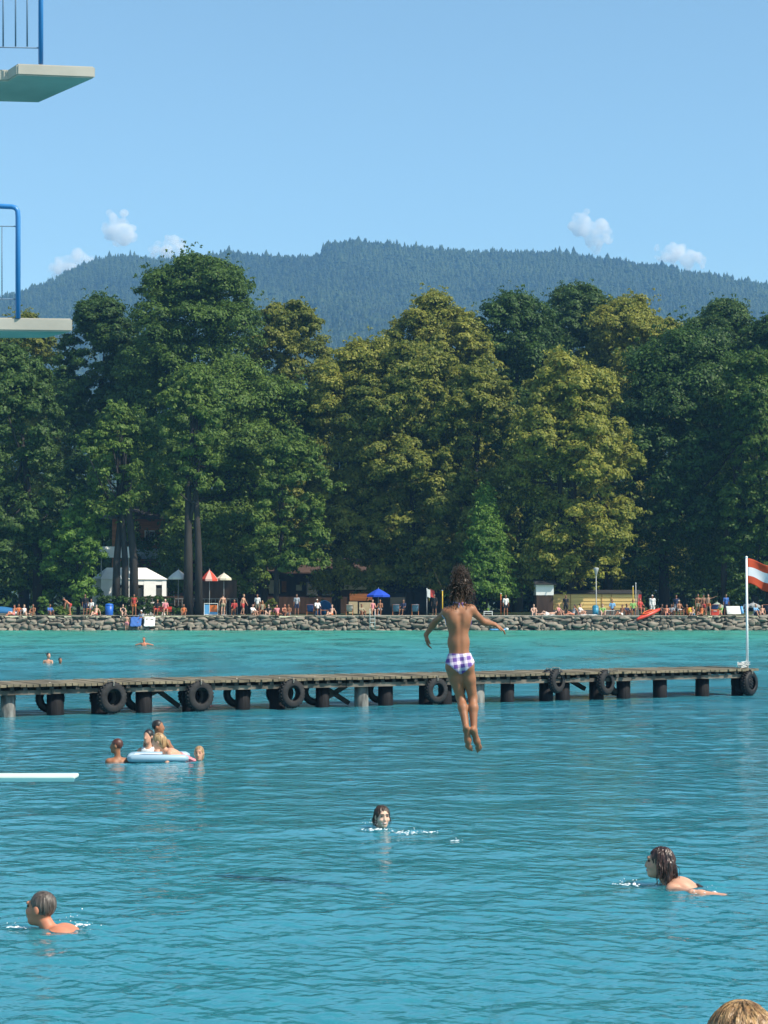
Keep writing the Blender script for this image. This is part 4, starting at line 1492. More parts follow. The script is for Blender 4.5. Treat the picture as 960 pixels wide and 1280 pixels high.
def girl():
    S = 0.80
    q = lambda px, py, dy=0.0: gj(px, py, dy) - orig
    J = {}
    pel = q(574.5, 826)
    J['pelvis'] = pel
    J['t'] = unit(q(573.5, 795) - pel); J['f'] = unit(np.array([-.12, 1, 0.04])); J['f'] = unit(J['f'] - J['t'] * (J['f'] @ J['t'])); J['r'] = unit(np.cross(J['f'], J['t']))
    J['belly'] = q(573, 803)
    J['chest'] = q(573, 777, .0)
    J['neck'] = q(574.5, 757, .01)
    J['t2'] = unit(J['neck'] - J['belly']); J['f2'] = J['f']; J['r2'] = unit(np.cross(J['f'], J['t2']))
    J['sh0'], J['el0'], J['wr0'] = q(558, 765.5, .0), q(543.8, 777.5, .12), q(532.5, 793.5, .20)
    J['hd0'] = unit(np.array([.10, .25, -1])); J['palm0'] = np.array([.8, .2, 0.1])
    J['sh1'], J['el1'], J['wr1'] = q(589, 762, .0), q(604.5, 777.5, .06), q(618, 780.5, .12)
    J['hd1'] = unit(np.array([.9, .25, -.45])); J['palm1'] = np.array([-.1, .3, -1.0])
    J['hp0'], J['kn0'], J['an0'], J['to0'] = q(566, 834), q(576, 872.5, .07), q(583, 912, -.08), q(586.5, 937, -.02)
    J['hp1'], J['kn1'], J['an1'], J['to1'] = q(583, 833), q(591, 872, .06), q(592.5, 914, -.06), q(599.5, 938, .01)
    J['hu'] = unit(np.array([.03, .20, 1])); J['hf'] = unit(np.array([-.15, 1, -.2])); J['hf'] = unit(J['hf'] - J['hu'] * (J['hf'] @ J['hu'])); J['hr'] = unit(np.cross(J['hf'], J['hu']))
    J['hs'] = .93
    J['head'] = q(575.5, 735, .05)
    check, nt, p, out = new_mat('checked_swimwear')
    N, L = nt.nodes, nt.links
    tc = N.new('ShaderNodeTexCoord'); mp = N.new('ShaderNodeMapping'); mp.inputs['Rotation'].default_value = (0, R(8), 0)
    L.new(tc.outputs['Object'], mp.inputs[0])
    cols = [(0.74, 0.64, 0.74), (0.12, 0.05, 0.28)]
    w1 = N.new('ShaderNodeTexWave'); w1.bands_direction = 'X'; w1.inputs['Scale'].default_value = 5.2
    w2 = N.new('ShaderNodeTexWave'); w2.bands_direction = 'Z'; w2.inputs['Scale'].default_value = 5.4; w2.inputs['Phase Offset'].default_value = 1.2
    L.new(mp.outputs[0], w1.inputs['Vector']); L.new(mp.outputs[0], w2.inputs['Vector'])
    def step(o):
        s_ = N.new('ShaderNodeMath'); s_.operation = 'GREATER_THAN'; s_.inputs[1].default_value = .42; L.new(o, s_.inputs[0]); return s_.outputs[0]
    m1 = N.new('ShaderNodeMix'); m1.data_type = 'RGBA'; m1.inputs['A'].default_value = (*cols[0], 1); m1.inputs['B'].default_value = (*cols[1], 1)
    hf_ = N.new('ShaderNodeMath'); hf_.operation = 'MULTIPLY_ADD'; hf_.inputs[1].default_value = .5
    L.new(step(w1.outputs['Fac']), hf_.inputs[0])
    h2 = N.new('ShaderNodeMath'); h2.operation = 'MULTIPLY'; h2.inputs[1].default_value = .5; L.new(step(w2.outputs['Fac']), h2.inputs[0])
    L.new(h2.outputs[0], hf_.inputs[2]); L.new(hf_.outputs[0], m1.inputs['Factor'])
    L.new(m1.outputs['Result'], p.inputs['Base Color']); p.inputs['Roughness'].default_value = .7

    def brief(v, J):
        s = J['pelvis']
        x, z = np.abs((v - s) @ J['r']), (v - s) @ J['t']
        return (z < .066) & (z > -.112 + .85 * np.maximum(x - .012, 0))

    def band(v, J):
        z = (v - J['chest']) @ J['t2']; y = (v - J['chest']) @ J['f2']
        return (np.abs(z - .01) < .045) & (y > -.012)

    root, J, (v, f, n, lab), body = person('girl in purple and white checked swim briefs jumping into the lake, brown hair flying up', None, orig, 0, S=S, child=1, build=.93, skin='tan', hair='brown',
                                     style='short', vox=.0052, fine=True, J=J, face=True,
                                     wear=[('swim_briefs', check, {'pelvis', 'belly', 'thigh0', 'thigh1'}, .006, brief), ('swim_top', check, TORSO, .006, band)])
    # flying hair: many wavy strands rising from the skull
    r = np.random.default_rng(11)
    paths = []
    c = J['head']
    for i in range(700):
        a = r.uniform(0, 2 * math.pi); e = r.uniform(-.75, 1.0)
        d = np.array([math.cos(a) * math.cos(e), math.sin(a) * math.cos(e) - .15, math.sin(e)])
        p0 = c + d * np.array([.066, .082, .085])
        u_ = r.random()
        if u_ < .66:              # the plume streaming up
            tip = np.array([c[0] + .008 + d[0] * .02 + r.normal(0, .028), c[1] + r.normal(0, .03) - .03, c[2] + r.uniform(.08, .225) * (1 - .3 * abs(r.normal(0, .6)))])
        else:                     # tousled locks round the head and over the nape
            tip = p0 * .55 + c * .45 + np.array([d[0] * .062 + r.normal(0, .028) + .012, -.05 + r.normal(0, .02), r.uniform(-.20, .01)])
        mid = (p0 + tip) / 2 + np.array([d[0] * .035 + r.normal(0, .022), d[1] * .03 - .015 + r.normal(0, .02), r.normal(0, .02)])
        wv_ = r.uniform(.006, .016)
        pts = [(1 - t) ** 2 * p0 + 2 * t * (1 - t) * mid + t * t * tip + np.array([math.sin(9 * t + i) * wv_, math.cos(8 * t + i) * wv_, 0]) for t in np.linspace(0, 1, 9)]
        paths.append(pts)
    paths.append([q(554, 738, 0), q(550, 730, 0), q(546, 722, 0), q(543, 715, 0)])
    strand_mesh('flying_hair', paths, .0042, HAIR['brown'], root)
    # halter tie at the nape
    bm = bmesh.new()
    nk = J['neck'] + J['t2'] * .015
    for g in (-1, 1):
        add_tube(bm, [nk + J['f2'] * .06 + J['r2'] * g * .06 - J['t2'] * .06, nk + J['r2'] * g * .050 + J['t2'] * .012, nk - J['f2'] * .050 + J['r2'] * g * .012 + J['t2'] * .006,
                      nk - J['f2'] * .058 + J['r2'] * (g * .022 + .005) - J['t2'] * .035], .0065, 6)
    bm_obj('halter_tie', bm, check, root, smooth=True)
    return root


girl()


def locks(J, root, material, n, seed, ln=(.16, .30), r0=.006, spread=.02, wide=1.8):
    """Wet wavy locks hanging from the parting round the sides and back of the head."""
    r = np.random.default_rng(seed)
    c, u, f, rr, s = J['head'], J['hu'], J['hf'], J['hr'], J['hs']
    dn = np.array([0, 0, -1.0])
    paths = []
    for i in range(n):
        a = r.uniform(-wide, wide)               # 0 = straight back
        side = rr * math.sin(a) * .088 - f * math.cos(a) * .108
        L_ = r.uniform(*ln)
        p0 = c + u * .122 * s + side * s * .12
        p1 = c + u * .085 * s + side * s * .80
        p2 = c + u * .01 * s + side * s * 1.06
        p3 = p2 + dn * L_ * .5 * s + side * s * r.uniform(-.05, .25) + r.normal(0, spread * .5, 3)
        p4 = p2 + dn * L_ * s + side * s * r.uniform(-.15, .3) + r.normal(0, spread, 3)
        k = [p0, p1, p2, p3, p4]
        pts = []
        for t in np.linspace(0, 3.999, 12):
            j = int(t); w_ = t - j; w_ = w_ * w_ * (3 - 2 * w_)
            q = k[j] * (1 - w_) + k[j + 1] * w_
            pts.append(q + rr * math.sin(t * 3 + i) * .006 * s + u * math.cos(t * 2.3 + i * 1.7) * .004 * s)
        paths.append(pts)
    strand_mesh('wet_locks', paths, r0, material, root, 5)
# ---- poses
def P_stand(a0=(-.18, .02, -1), a1=(.18, .02, -1), f0=(-.05, .25, -1), f1=(.05, .25, -1), st=0.08, **k):
    return dict(p=(0, 0, .935), arms=[(a0, f0), (a1, f1)], legs=[((-st, .02, -1), (-st * .3, -.04, -1)), ((st, .02, -1), (st * .3, -.04, -1))], **k)


def P_walk(**k):
    return dict(p=(0, 0, .92), t=(0, .08, 1), arms=[((-.15, .35, -1), (0, .6, -.8)), ((.15, -.35, -1), (0, -.1, -1))],
                legs=[((-.03, -.3, -1), (0, -.45, -1)), ((.03, .38, -1), (0, -.05, -1))], **k)


def P_bend(**k):
    return dict(p=(0, 0, .88), t=(0, .75, .62), arms=[((-.1, .25, -1), (0, .15, -1)), ((.1, .3, -1), (0, .1, -1))],
                legs=[((-.1, .16, -1), (0, -.22, -1)), ((.1, .16, -1), (0, -.22, -1))], hu=(0, .5, .8), **k)


def P_sit(**k):
    return dict(p=(0, 0, .11), t=(0, -.22, 1), bend=(0, .25, 0), arms=[((-.25, .7, -.75), (.15, .8, -.15)), ((.25, .7, -.75), (-.15, .8, -.15))],
                legs=[((-.14, .78, .62), (0, .42, -.9)), ((.14, .78, .62), (0, .42, -.9))], hu=(0, .05, 1), **k)


def P_lean(**k):     # sitting, legs stretched, propped on the arms behind
    return dict(p=(0, 0, .10), t=(0, -.5, .87), bend=(0, .2, 0), arms=[((-.3, -.45, -.8), (-.05, -.15, -1)), ((.3, -.45, -.8), (.05, -.15, -1))],
                legs=[((-.1, 1, .12), (0, 1, -.12)), ((.1, .85, .5), (0, .6, -.8))], hu=(0, .1, 1), **k)


def P_chair(h=.45, **k):
    return dict(p=(0, 0, h + .09), t=(0, -.14, 1), arms=[((-.2, .45, -.85), (.1, .9, -.1)), ((.2, .45, -.85), (-.1, .9, -.1))],
                legs=[((-.12, 1, .0), (0, .05, -1)), ((.12, 1, .0), (0, .05, -1))], **k)


def P_lie(**k):
    return dict(p=(0, 0, .12), t=(0, -1, .1), f=(0, .1, 1), arms=[((-.5, .6, -.05), (.3, .9, .2)), ((.5, .6, -.05), (-.3, .9, .2))],
                legs=[((-.08, 1, .02), (-.03, 1, -.04)), ((.1, .85, .5), (.02, .7, -.7))], hu=(0, -.9, .4), hf=(0, .4, .9), **k)


def P_reach(**k):
    return dict(p=(0, 0, .935), arms=[((-.7, .3, .2), (-.9, .3, .35)), ((.75, .35, .1), (.9, .35, -.2))], legs=[((-.14, .02, -1), (-.03, -.04, -1)), ((.14, .02, -1), (.03, -.04, -1))], **k)


FAB = {'red': fab('red_cloth', (.45, .05, .04)), 'orange': fab('orange_cloth', (.62, .17, .05)), 'blue': fab('blue_cloth', (.05, .14, .42)), 'navy': fab('navy_cloth', (.02, .03, .08)),
       'white': fab('white_cloth', (.75, .74, .72)), 'pink': fab('pink_cloth', (.60, .22, .25)), 'black': fab('black_cloth', (.015, .015, .018)), 'grey': fab('grey_cloth', (.32, .34, .38)),
       'green': fab('green_cloth', (.22, .42, .12)), 'sky': fab('sky_cloth', (.18, .38, .62)), 'yellow': fab('yellow_cloth', (.60, .50, .15)), 'khaki': fab('khaki_cloth', (.30, .26, .17))}


def trunks(c, fr=.55):
    return ('shorts', FAB[c], SHORTS, .018, knee_cut(fr))


def briefs(c):
    return ('swim_briefs', FAB[c], BRIEF, .014)


def shirt(c):
    return ('shirt', FAB[c], SHIRT, .02)


def top(c):
    return ('swim_top', FAB[c], TORSO, .016, swim_top)


def suit(c):
    return ('swimsuit', FAB[c], {'pelvis', 'belly', 'chest'}, .014)


ON_SHORE = 'bathers resting along the far shore'


def shore(px, Y, pose, label, turn=180, z=None, **k):
    X = (px - 480) / F * Y
    zz = z if z is not None else (GZ + .07 if Y < SHORE + 2.9 else GZ)
    k.setdefault('vox', .026)
    return person(label, pose, (X, Y, zz), R(turn), group=ON_SHORE, **k)


shore(17, 160.2, P_lean(), 'person sunbathing in pink shorts nearest the blue boat cover on the shore', 150, skin='red', wear=[trunks('pink')])
shore(24, 160.6, P_sit(), 'person sitting in an orange top among the sunbathers near the blue boat cover', 200, skin='tan', hair='brown', style='long', female=True, wear=[suit('orange')])
shore(32, 160.1, P_lean(), 'fair-skinned sunbather in white between two tanned ones, left of the thin grey trunk', 215, skin='pale', hair='blond', style='bob', female=True, wear=[suit('white')])
shore(42, 160.4, P_sit(), 'tanned sunbather right of the pale one, under the low branches', 170, skin='tan', wear=[trunks('khaki')])
shore(88, 160.2, P_bend(), 'sunburnt man bending over in front of the bushy light green tree', 110, skin='red', hair='grey', wear=[trunks('red', .4)])
shore(107, 160.4, P_stand(), 'dark clad person standing upright right of the bending man', 180, skin='brown', hair='dark', wear=[shirt('black'), trunks('navy', .8)])
shore(114, 160.9, P_chair(), 'person in a white shirt sitting beside the dark clad standing person', 160, skin='tan', wear=[shirt('white'), trunks('navy')])
shore(154, 159.9, P_sit(), 'pale bather crouched on the wall edge left of the man in the red shirt', 200, skin='pale', hair='brown', style='long', female=True, wear=[suit('black')])
shore(159, 158.0, P_stand(st=.05), 'fair bather standing at the foot of the stone wall by the waterline', 0, z=.05 - .14, skin='fair', hair='brown', wear=[trunks('pink', .6)], S=.8, child=.5)
shore(168, 160.5, P_stand(a0=(-.4, .1, -.9), f0=(.5, .5, -.5)), 'standing man in a red shirt in front of the three slanting trunks', 180, skin='tan', hair='dark', wear=[('shirt', FAB['red'], TORSO | {'pelvis'}, .02), trunks('orange', .5)])
shore(177, 158.6, P_sit(), 'person wrapped in a grey towel sitting on the wall stones', 150, z=.72, skin='tan', hair='white', wear=[('towel', FAB['grey'], SHIRT, .035), trunks('navy', .9)])
shore(197, 160.7, P_chair(.42), 'dark-topped person sitting on the left end of the red bench', 170, skin='tan', hair='grey', wear=[shirt('black'), trunks('red', .9)])
shore(207, 160.7, P_chair(.42), 'pink-shirted person in a white cap, right end of the red bench', 190, skin='fair', hair='white', wear=[shirt('pink'), trunks('red')])
shore(279, 160.1, P_stand(a0=(-.45, 0, -.9), f0=(.1, .2, -1)), 'fair person standing with bare back right of the orange display board', 20, skin='fair', hair='brown', style='bun', female=True, wear=[trunks('khaki', .5)])
shore(304, 160.3, P_walk(), 'person in red shorts walking bent forward along the path', 240, skin='fair', hair='blond', wear=[trunks('red', .75)])
shore(316, 160.1, P_sit(), 'person in a white shirt sitting first in the row of sitters by the walker', 230, skin='fair', wear=[shirt('white')])
shore(328, 160.4, P_chair(.3), 'blond person sitting higher than the others in the middle of the row', 180, skin='tan', hair='blond', style='long', female=True, wear=[suit('khaki')])
shore(336, 160.0, P_sit(), 'dark-haired sitter with a black top next to the tall blond one', 170, skin='pale', hair='dark', style='long', female=True, wear=[shirt('black')])
shore(347, 160.2, P_lean(), 'sitter with a white and pink towel round the shoulders', 200, skin='red', wear=[('towel', FAB['pink'], SHIRT, .03)])
shore(356, 160.3, P_sit(), 'sunburnt sitter, left of the two at the end of the row', 200, skin='red', wear=[trunks('navy')])
shore(361, 160.0, P_sit(), 'tanned sitter ending the row before the dark trunks', 170, skin='tan', hair='dark', wear=[trunks('grey')])
shore(397, 160.1, P_chair(.42), 'person in a pale shirt and white cap sitting before the blue beach tent', 200, skin='tan', hair='white', wear=[shirt('white'), trunks('black', .9)])
shore(466, 160.5, P_chair(.4), 'bather in pink sitting beneath the blue parasol', 190, skin='fair', hair='brown', style='bob', female=True, wear=[suit('pink')])
shore(475, 161.2, P_chair(.4), 'tanned bather sitting in the shade of the blue parasol', 170, skin='tan', wear=[trunks('grey')])
shore(632, 161.4, P_stand(), 'person in a white shirt standing by the orange pole', 190, skin='tan', hair='brown', wear=[shirt('white'), trunks('black', .6)])
shore(667, 160.2, P_sit(), 'pale bather curled up with arms round the knees left of the yellow hut', 180, skin='pale', hair='brown', wear=[trunks('grey')])
shore(685, 160.3, P_lie(), 'sunbather lying on a pale towel before the yellow hut', 90, skin='pale', hair='brown', wear=[trunks('white')])
shore(707, 162.2, P_stand(), 'dark silhouette standing in front of the yellow hut wall', 180, skin='brown', hair='dark', wear=[shirt('black'), trunks('black', .95)])
shore(716, 160.2, P_lean(), 'sunburnt bather leaning back before the thick trunk by the yellow hut', 120, skin='red', hair='brown', style='long', female=True, wear=[suit('grey')])
shore(725, 160.4, P_sit(), 'bather with a white towel sitting near the lamp post', 240, skin='fair', wear=[shirt('white')])
shore(753, 160.1, P_sit(), 'person in a yellow green shirt sitting by the blue barrel', 180, skin='pale', hair='dark', wear=[shirt('green')])
shore(765, 160.9, P_chair(.4), 'person in a blue shirt sitting in front of the wide yellow hut wall', 170, skin='tan', hair='dark', wear=[shirt('sky'), trunks('navy', .8)])
shore(791, 160.4, P_chair(.4), 'person in a green shirt sitting by the pair of yellow poles', 180, skin='tan', hair='dark', wear=[shirt('green'), trunks('navy', .8)])
shore(800, 160.8, P_chair(.5), 'person in a red shirt beside the red kayak', 200, skin='red', hair='brown', wear=[shirt('red')])
shore(815, 163.2, P_stand(a0=(-.06, .05, -1), a1=(.06, .05, -1)), 'person standing in a long white robe behind the red kayak', 180, skin='tan', hair='white', wear=[('robe', FAB['white'], SHIRT | {'thigh0', 'thigh1', 'farm0', 'farm1'}, .045)])
shore(839, 160.6, P_sit(), 'shaded bather with a grey shirt at the start of the crowd right of the kayak', 170, skin='brown', hair='dark', wear=[shirt('grey')])
shore(849, 159.8, P_chair(.35), 'bare-chested man sitting on the wall top in the sun, white cap', 200, skin='tan', hair='white', wear=[trunks('white')])
shore(858, 160.8, P_sit(), 'tanned bather sitting beside the orange beach ball', 150, skin='tan', wear=[trunks('black')])
shore(872, 160.2, P_stand(a0=(-.5, .2, -.8), f0=(.6, .5, -.5)), 'tanned man standing left in the group by the flag', 190, skin='tan', hair='brown', wear=[trunks('khaki')])
shore(879, 161.6, P_stand(), 'darker person standing behind the man with the outstretched arms', 180, skin='brown', hair='dark', wear=[trunks('red')])
shore(885, 160.0, P_reach(), 'sunlit man holding both arms out in the group by the flag', 160, skin='fair', hair='brown', wear=[trunks('orange', .4)])
shore(907, 161.2, P_stand(), 'person in a blue shirt standing in the shade left of the flagpole', 190, skin='brown', hair='dark', wear=[shirt('blue'), trunks('navy', .8)])
shore(944, 160.2, P_sit(), 'person in a blue shirt sitting right of the flagpole', 210, skin='fair', hair='blond', wear=[shirt('sky'), trunks('navy', .9)])

more = [(827, 161.0, P_sit(), 'bather in black sitting in the shade nearest the white robe', dict(skin='brown', hair='dark', wear=[suit('black')])),
        (833, 160.2, P_lean(), 'sunburnt bather propped up between the kayak and the crowd', dict(skin='red', wear=[trunks('navy')])),
        (845, 161.8, P_stand(), 'slim person in a dark shirt standing behind the bare-chested man in the cap', dict(skin='tan', hair='dark', wear=[shirt('navy'), trunks('grey', .8)])),
        (866, 159.9, P_sit(), 'fair child sitting in front of the standing group by the flag', dict(skin='pale', hair='blond', S=.75, child=.8, wear=[trunks('sky')])),
        (876, 159.8, P_lean(), 'tanned sunbather at the feet of the standing group by the flag', dict(skin='tan', hair='brown', style='long', female=True, wear=[suit('orange')])),
        (900, 160.4, P_sit(), 'bather in green sitting between the cool box and the person in blue', dict(skin='fair', hair='brown', wear=[shirt('green')])),
        (932, 161.4, P_chair(.4), 'shaded person in grey sitting close behind the flagpole', dict(skin='brown', hair='dark', wear=[shirt('grey'), trunks('navy', .8)])),
        (952, 160.6, P_lean(), 'bather in navy stretched out at the far end of the shore beyond the flag', dict(skin='fair', hair='brown', wear=[trunks('navy')])),
        (776, 160.3, P_lean(), 'bather in white shorts leaning back before the wide yellow wall', dict(skin='tan', hair='brown', wear=[trunks('white')])),
        (783, 161.2, P_sit(), 'person in a navy shirt sitting left of the yellow pole', dict(skin='tan', hair='dark', wear=[shirt('navy')])),
        (698, 160.5, P_sit(), 'bather in pink sitting beside the lying sunbather by the hut', dict(skin='fair', hair='blond', style='bob', female=True, wear=[suit('pink')])),
        (504, 161.0, P_chair(.4), 'person in a dark shirt sitting between the two sky blue deckchairs', dict(skin='brown', hair='dark', wear=[shirt('navy'), trunks('black', .8)])),
        (543, 160.7, P_stand(), 'person in black standing in the shade between pennant and yellow pole', dict(skin='brown', hair='dark', wear=[shirt('black'), trunks('black', .9)])),
        (452, 160.6, P_sit(), 'bather in a khaki shirt sitting left of the swimming ladder', dict(skin='tan', hair='brown', wear=[shirt('khaki')])),
        (414, 160.5, P_lean(), 'pale sunbather lying back beside the blue beach tent', dict(skin='pale', hair='blond', wear=[trunks('orange')])),
        (371, 160.8, P_stand(), 'shaded person in a grey shirt standing right of the row of sitters', dict(skin='brown', hair='dark', wear=[shirt('grey'), trunks('navy', .8)])),
        (293, 161.0, P_chair(.4), 'tanned person in red sitting between the bare-backed one and the walker', dict(skin='tan', hair='dark', wear=[shirt('red')])),
        (322, 160.9, P_stand(), 'person in a white shirt standing behind the row of sitters', dict(skin='tan', hair='brown', wear=[shirt('white'), trunks('khaki', .8)])),
        (230, 160.8, P_sit(), 'dark-haired bather in orange sitting before the two thick trunks', dict(skin='tan', hair='dark', wear=[suit('orange')])),
        (63, 160.8, P_sit(), 'bather in blue sitting before the dull low shrub', dict(skin='tan', hair='brown', wear=[shirt('blue')])),
        (120, 160.4, P_lean(), 'pale bather leaning back left of the blue bin', dict(skin='pale', hair='grey', wear=[trunks('red')]))]
for px, Y, ps, lab, kw in more:
    shore(px, Y, ps, lab, 180 + ((px * 37) % 90) - 45, **kw)

# ------------------------------------------------------------------ things on the shore
def sx(px, Y):
    return (px - 480) / F * Y


PLASTIC = {k: mat('plastic_' + k, c, .4, .06, 5) for k, c in dict(blue=(.02, .12, .50), red=(.62, .06, .035), orange=(.70, .16, .03), white=(.78, .78, .76), sky=(.12, .36, .66), teal=(.03, .22, .36), yellow=(.65, .42, .03), grey=(.35, .36, .37)).items()}
DWOOD = mat('dark_brown_boards', (.055, .03, .018), .75, .4, 3, .3, stretch=(1, 1, .15))
OWOOD = mat('orange_larch_boards', (.34, .13, .045), .7, .3, 3, .3, stretch=(.2, 1, 2))
YWOOD = mat('yellow_boards', (.78, .54, .21), .7, .16, 2.5, .2, stretch=(.15, 1, 3))
CREAM = mat('cream_render', (.62, .54, .38), .85, .1, 2)
SLATE = mat('dark_roof', (.025, .024, .024), .85, .3, 4, .3)
GLASS = mat('dark_window', (.015, .018, .022), .12, spec=.6)
CANVAS = mat('white_canvas', (.80, .79, .76), .75, .05, 2)


def box_thing(name, label, cat, px, Y, parts, group=None, z=None, rz=0):
    """parts: (name, material, [(centre, size), ...]) in metres about the base point."""
    root = empty(name, (sx(px, Y), Y, GZ if z is None else z), rz, label, cat, group)
    for nm, m, bs in parts:
        bm = bmesh.new()
        for c, s in bs:
            add_box(bm, c, s, None, min(s) * .12 if min(s) < .3 else .01)
        bm_obj(nm, bm, m, root)
    return root


def prism(bm, poly, x0, x1):
    """poly: (y, z) outline extruded along x."""
    a = [bm.verts.new((x0, y, z)) for y, z in poly]; b = [bm.verts.new((x1, y, z)) for y, z in poly]
    n = len(poly)
    bm.faces.new(a); bm.faces.new(b[::-1])
    for i in range(n):
        bm.faces.new((a[i], b[i], b[(i + 1) % n], a[(i + 1) % n]))
    bmesh.ops.recalc_face_normals(bm, faces=bm.faces[:])


def zat(py, Y):
    return at(480, py, Y)[2] - GZ


# white marquee on the left
Y = 167.5
w = (sx(214, Y) - sx(124, Y)) * .94
mq = empty('marquee', (sx(167, Y), Y + .3, GZ), R(24), 'white marquee with dark openings standing behind the three slanting trunks', 'marquee')
he, hr_ = zat(724, Y), zat(711, Y)
bm = bmesh.new()
for x0, x1 in ((-w / 2, -w / 2 + 1.0), (-w / 2 + 2.1, -w / 2 + 3.2), (.9, 2.0), (2.55, w / 2)):
    add_box(bm, ((x0 + x1) / 2, 0, he / 2), (x1 - x0, .06, he))
add_box(bm, (0, .02, he - .24), (w, .05, .5))
add_box(bm, (-w / 2 + .05, 1.4, he / 2), (.06, 2.7, he)); add_box(bm, (w / 2 - .05, 1.4, he / 2), (.06, 2.7, he)); add_box(bm, (0, 2.75, he / 2), (w, .06, he))
bm_obj('canvas_wall', bm, CANVAS, mq)
bm = bmesh.new()
v = [bm.verts.new(p) for p in [(-w / 2 - .1, -.15, he), (w / 2 + .1, -.15, he), (w / 2 + .1, 2.9, he), (-w / 2 - .1, 2.9, he), (-w / 2 + .9, 1.4, hr_ + .12), (w / 2 - 1.4, 1.4, hr_ + .12)]]
for f in ((0, 1, 5, 4), (1, 2, 5), (2, 3, 4, 5), (3, 0, 4), (3, 2, 1, 0)):
    bm.faces.new([v[i] for i in f])
bm_obj('canvas_roof', bm, CANVAS, mq)
bm = bmesh.new()
add_box(bm, (.3, .12, he * .38), (w - .3, .05, he * .76))
bm_obj('interior_shade', bm, GLASS, mq)  # dark sheet behind the openings, its colour stands in for the shade inside
# white awning above it
Y = 166.8
aw = empty('awning', (sx(145, Y), Y, GZ), R(22), 'white awning panel high among the slanting trunks above the marquee', 'awning')
bm = bmesh.new()
z0, z1 = zat(697, Y), zat(683, Y)
prism(bm, [(0, z0), (.05, z0), (.55, z1), (.45, z1)], sx(125, Y) - sx(145, Y), sx(166, Y) - sx(145, Y))
bm_obj('canvas', bm, CANVAS, aw)
bm = bmesh.new()
for px in (128, 163):
    add_tube(bm, [(sx(px, Y) - sx(145, Y), .5, 0), (sx(px, Y) - sx(145, Y), .5, z1)], .05, 8)
bm_obj('post', bm, PLASTIC['grey'], aw)
# chalet
Y = 192.0
cx = 200
ch = empty('chalet', (sx(cx, Y), Y, GZ), 0, 'brown timber chalet with pale balcony behind the two thick trunks', 'house')
xl, xr = sx(140, Y) - sx(cx, Y), sx(262, Y) - sx(cx, Y)
H = zat(648, Y)
zb0, zb1 = zat(698, Y), zat(686, Y)
bm = bmesh.new(); add_box(bm, ((xl + xr) / 2, 4.0, H / 2), (xr - xl, 8, H)); bm_obj('wall', bm, OWOOD, ch)
bm = bmesh.new(); add_box(bm, ((xl + xr) / 2 + .5, -.45, (zb0 + zb1) / 2), (xr - xl - 3.2, .08, zb1 - zb0)); add_box(bm, ((xl + xr) / 2 + .5, -.02, zb0), (xr - xl - 3.2, .9, .14)); bm_obj('balcony', bm, mat('pale_blue_boards', (.42, .50, .56), .7, .2, 3, stretch=(3, 1, .2)), ch)
bm = bmesh.new()
prism(bm, [(-1.6, zat(717, Y)), (-1.6, zat(715, Y)), (.0, zat(700, Y) - .1), (.0, zat(701, Y) - .15)], sx(176, Y) - sx(cx, Y), sx(233, Y) - sx(cx, Y))
o = bm_obj('porch_roof', bm, mat('rust_awning', (.15, .06, .035), .8, .25, 3), ch)
bm = bmesh.new()
for px in (178, 204, 231):
    add_box(bm, (sx(px, Y) - sx(cx, Y), -1.45, zat(716, Y) / 2), (.12, .12, zat(716, Y)))
bm_obj('porch_post', bm, DWOOD, ch)
bm = bmesh.new()
prism(bm, [(-1.3, H - .1), (4, H + 2.4), (9.3, H - .1), (9.3, H + .1), (4, H + 2.65), (-1.3, H + .12)], xl - .8, xr + .8)
bm_obj('roof', bm, mat('grey_shingles', (.10, .095, .09), .85, .3, 4, .3), ch)
for px in (153, 187, 212, 240):
    for py0, py1 in ((680, 664), (752, 728)):
        x = sx(px, Y) - sx(cx, Y); z0, z1 = zat(py0, Y), zat(py1, Y)
        bm = bmesh.new(); add_box(bm, (x, -.02, (z0 + z1) / 2), (1.0, .06, z1 - z0 + .15)); fr = bm_obj('window', bm, PLASTIC['white'], ch)
        bm = bmesh.new(); add_box(bm, (x - .22, -.055, (z0 + z1) / 2), (.38, .03, z1 - z0)); add_box(bm, (x + .22, -.055, (z0 + z1) / 2), (.38, .03, z1 - z0)); bm_obj('pane', bm, GLASS, fr)
# long lakeside restaurant behind the trunks
Y = 190.0
cx = 370
rs = empty('restaurant', (sx(cx, Y), Y, GZ), 0, 'low lakeside restaurant, cream and orange front half hidden by dark trunks', 'restaurant')
X = lambda px: sx(px, Y) - sx(cx, Y)
bm = bmesh.new(); add_box(bm, (0, 4.2, zat(716, Y) / 2), (X(486) - X(284), 7.6, zat(716, Y))); bm_obj('wall', bm, DWOOD, rs)
for nm, m_, lst in (('cream_panel', CREAM, ((296, 304, 742, 720), (312, 320, 740, 716), (336, 344, 742, 725), (346, 350, 742, 724), (370, 377, 738, 731), (430, 474, 737, 724), (436, 447, 770, 752), (449, 476, 770, 753))),
                    ('orange_panel', OWOOD, ((437, 475, 751, 739), (352, 358, 740, 726)))):
    for a, b, p0, p1 in lst:
        bm = bmesh.new(); add_box(bm, ((X(a) + X(b)) / 2, .32, (zat(p0, Y) + zat(p1, Y)) / 2), (X(b) - X(a), .1, zat(p1, Y) - zat(p0, Y))); bm_obj(nm, bm, m_, rs)
for px in (325, 390, 410):
    bm = bmesh.new(); add_box(bm, (X(px), .36, zat(736, Y)), (1.1, .08, 1.3)); fr = bm_obj('window', bm, PLASTIC['grey'], rs)
    bm = bmesh.new(); add_box(bm, (X(px), .30, zat(736, Y)), (.92, .06, 1.12)); bm_obj('pane', bm, GLASS, fr)
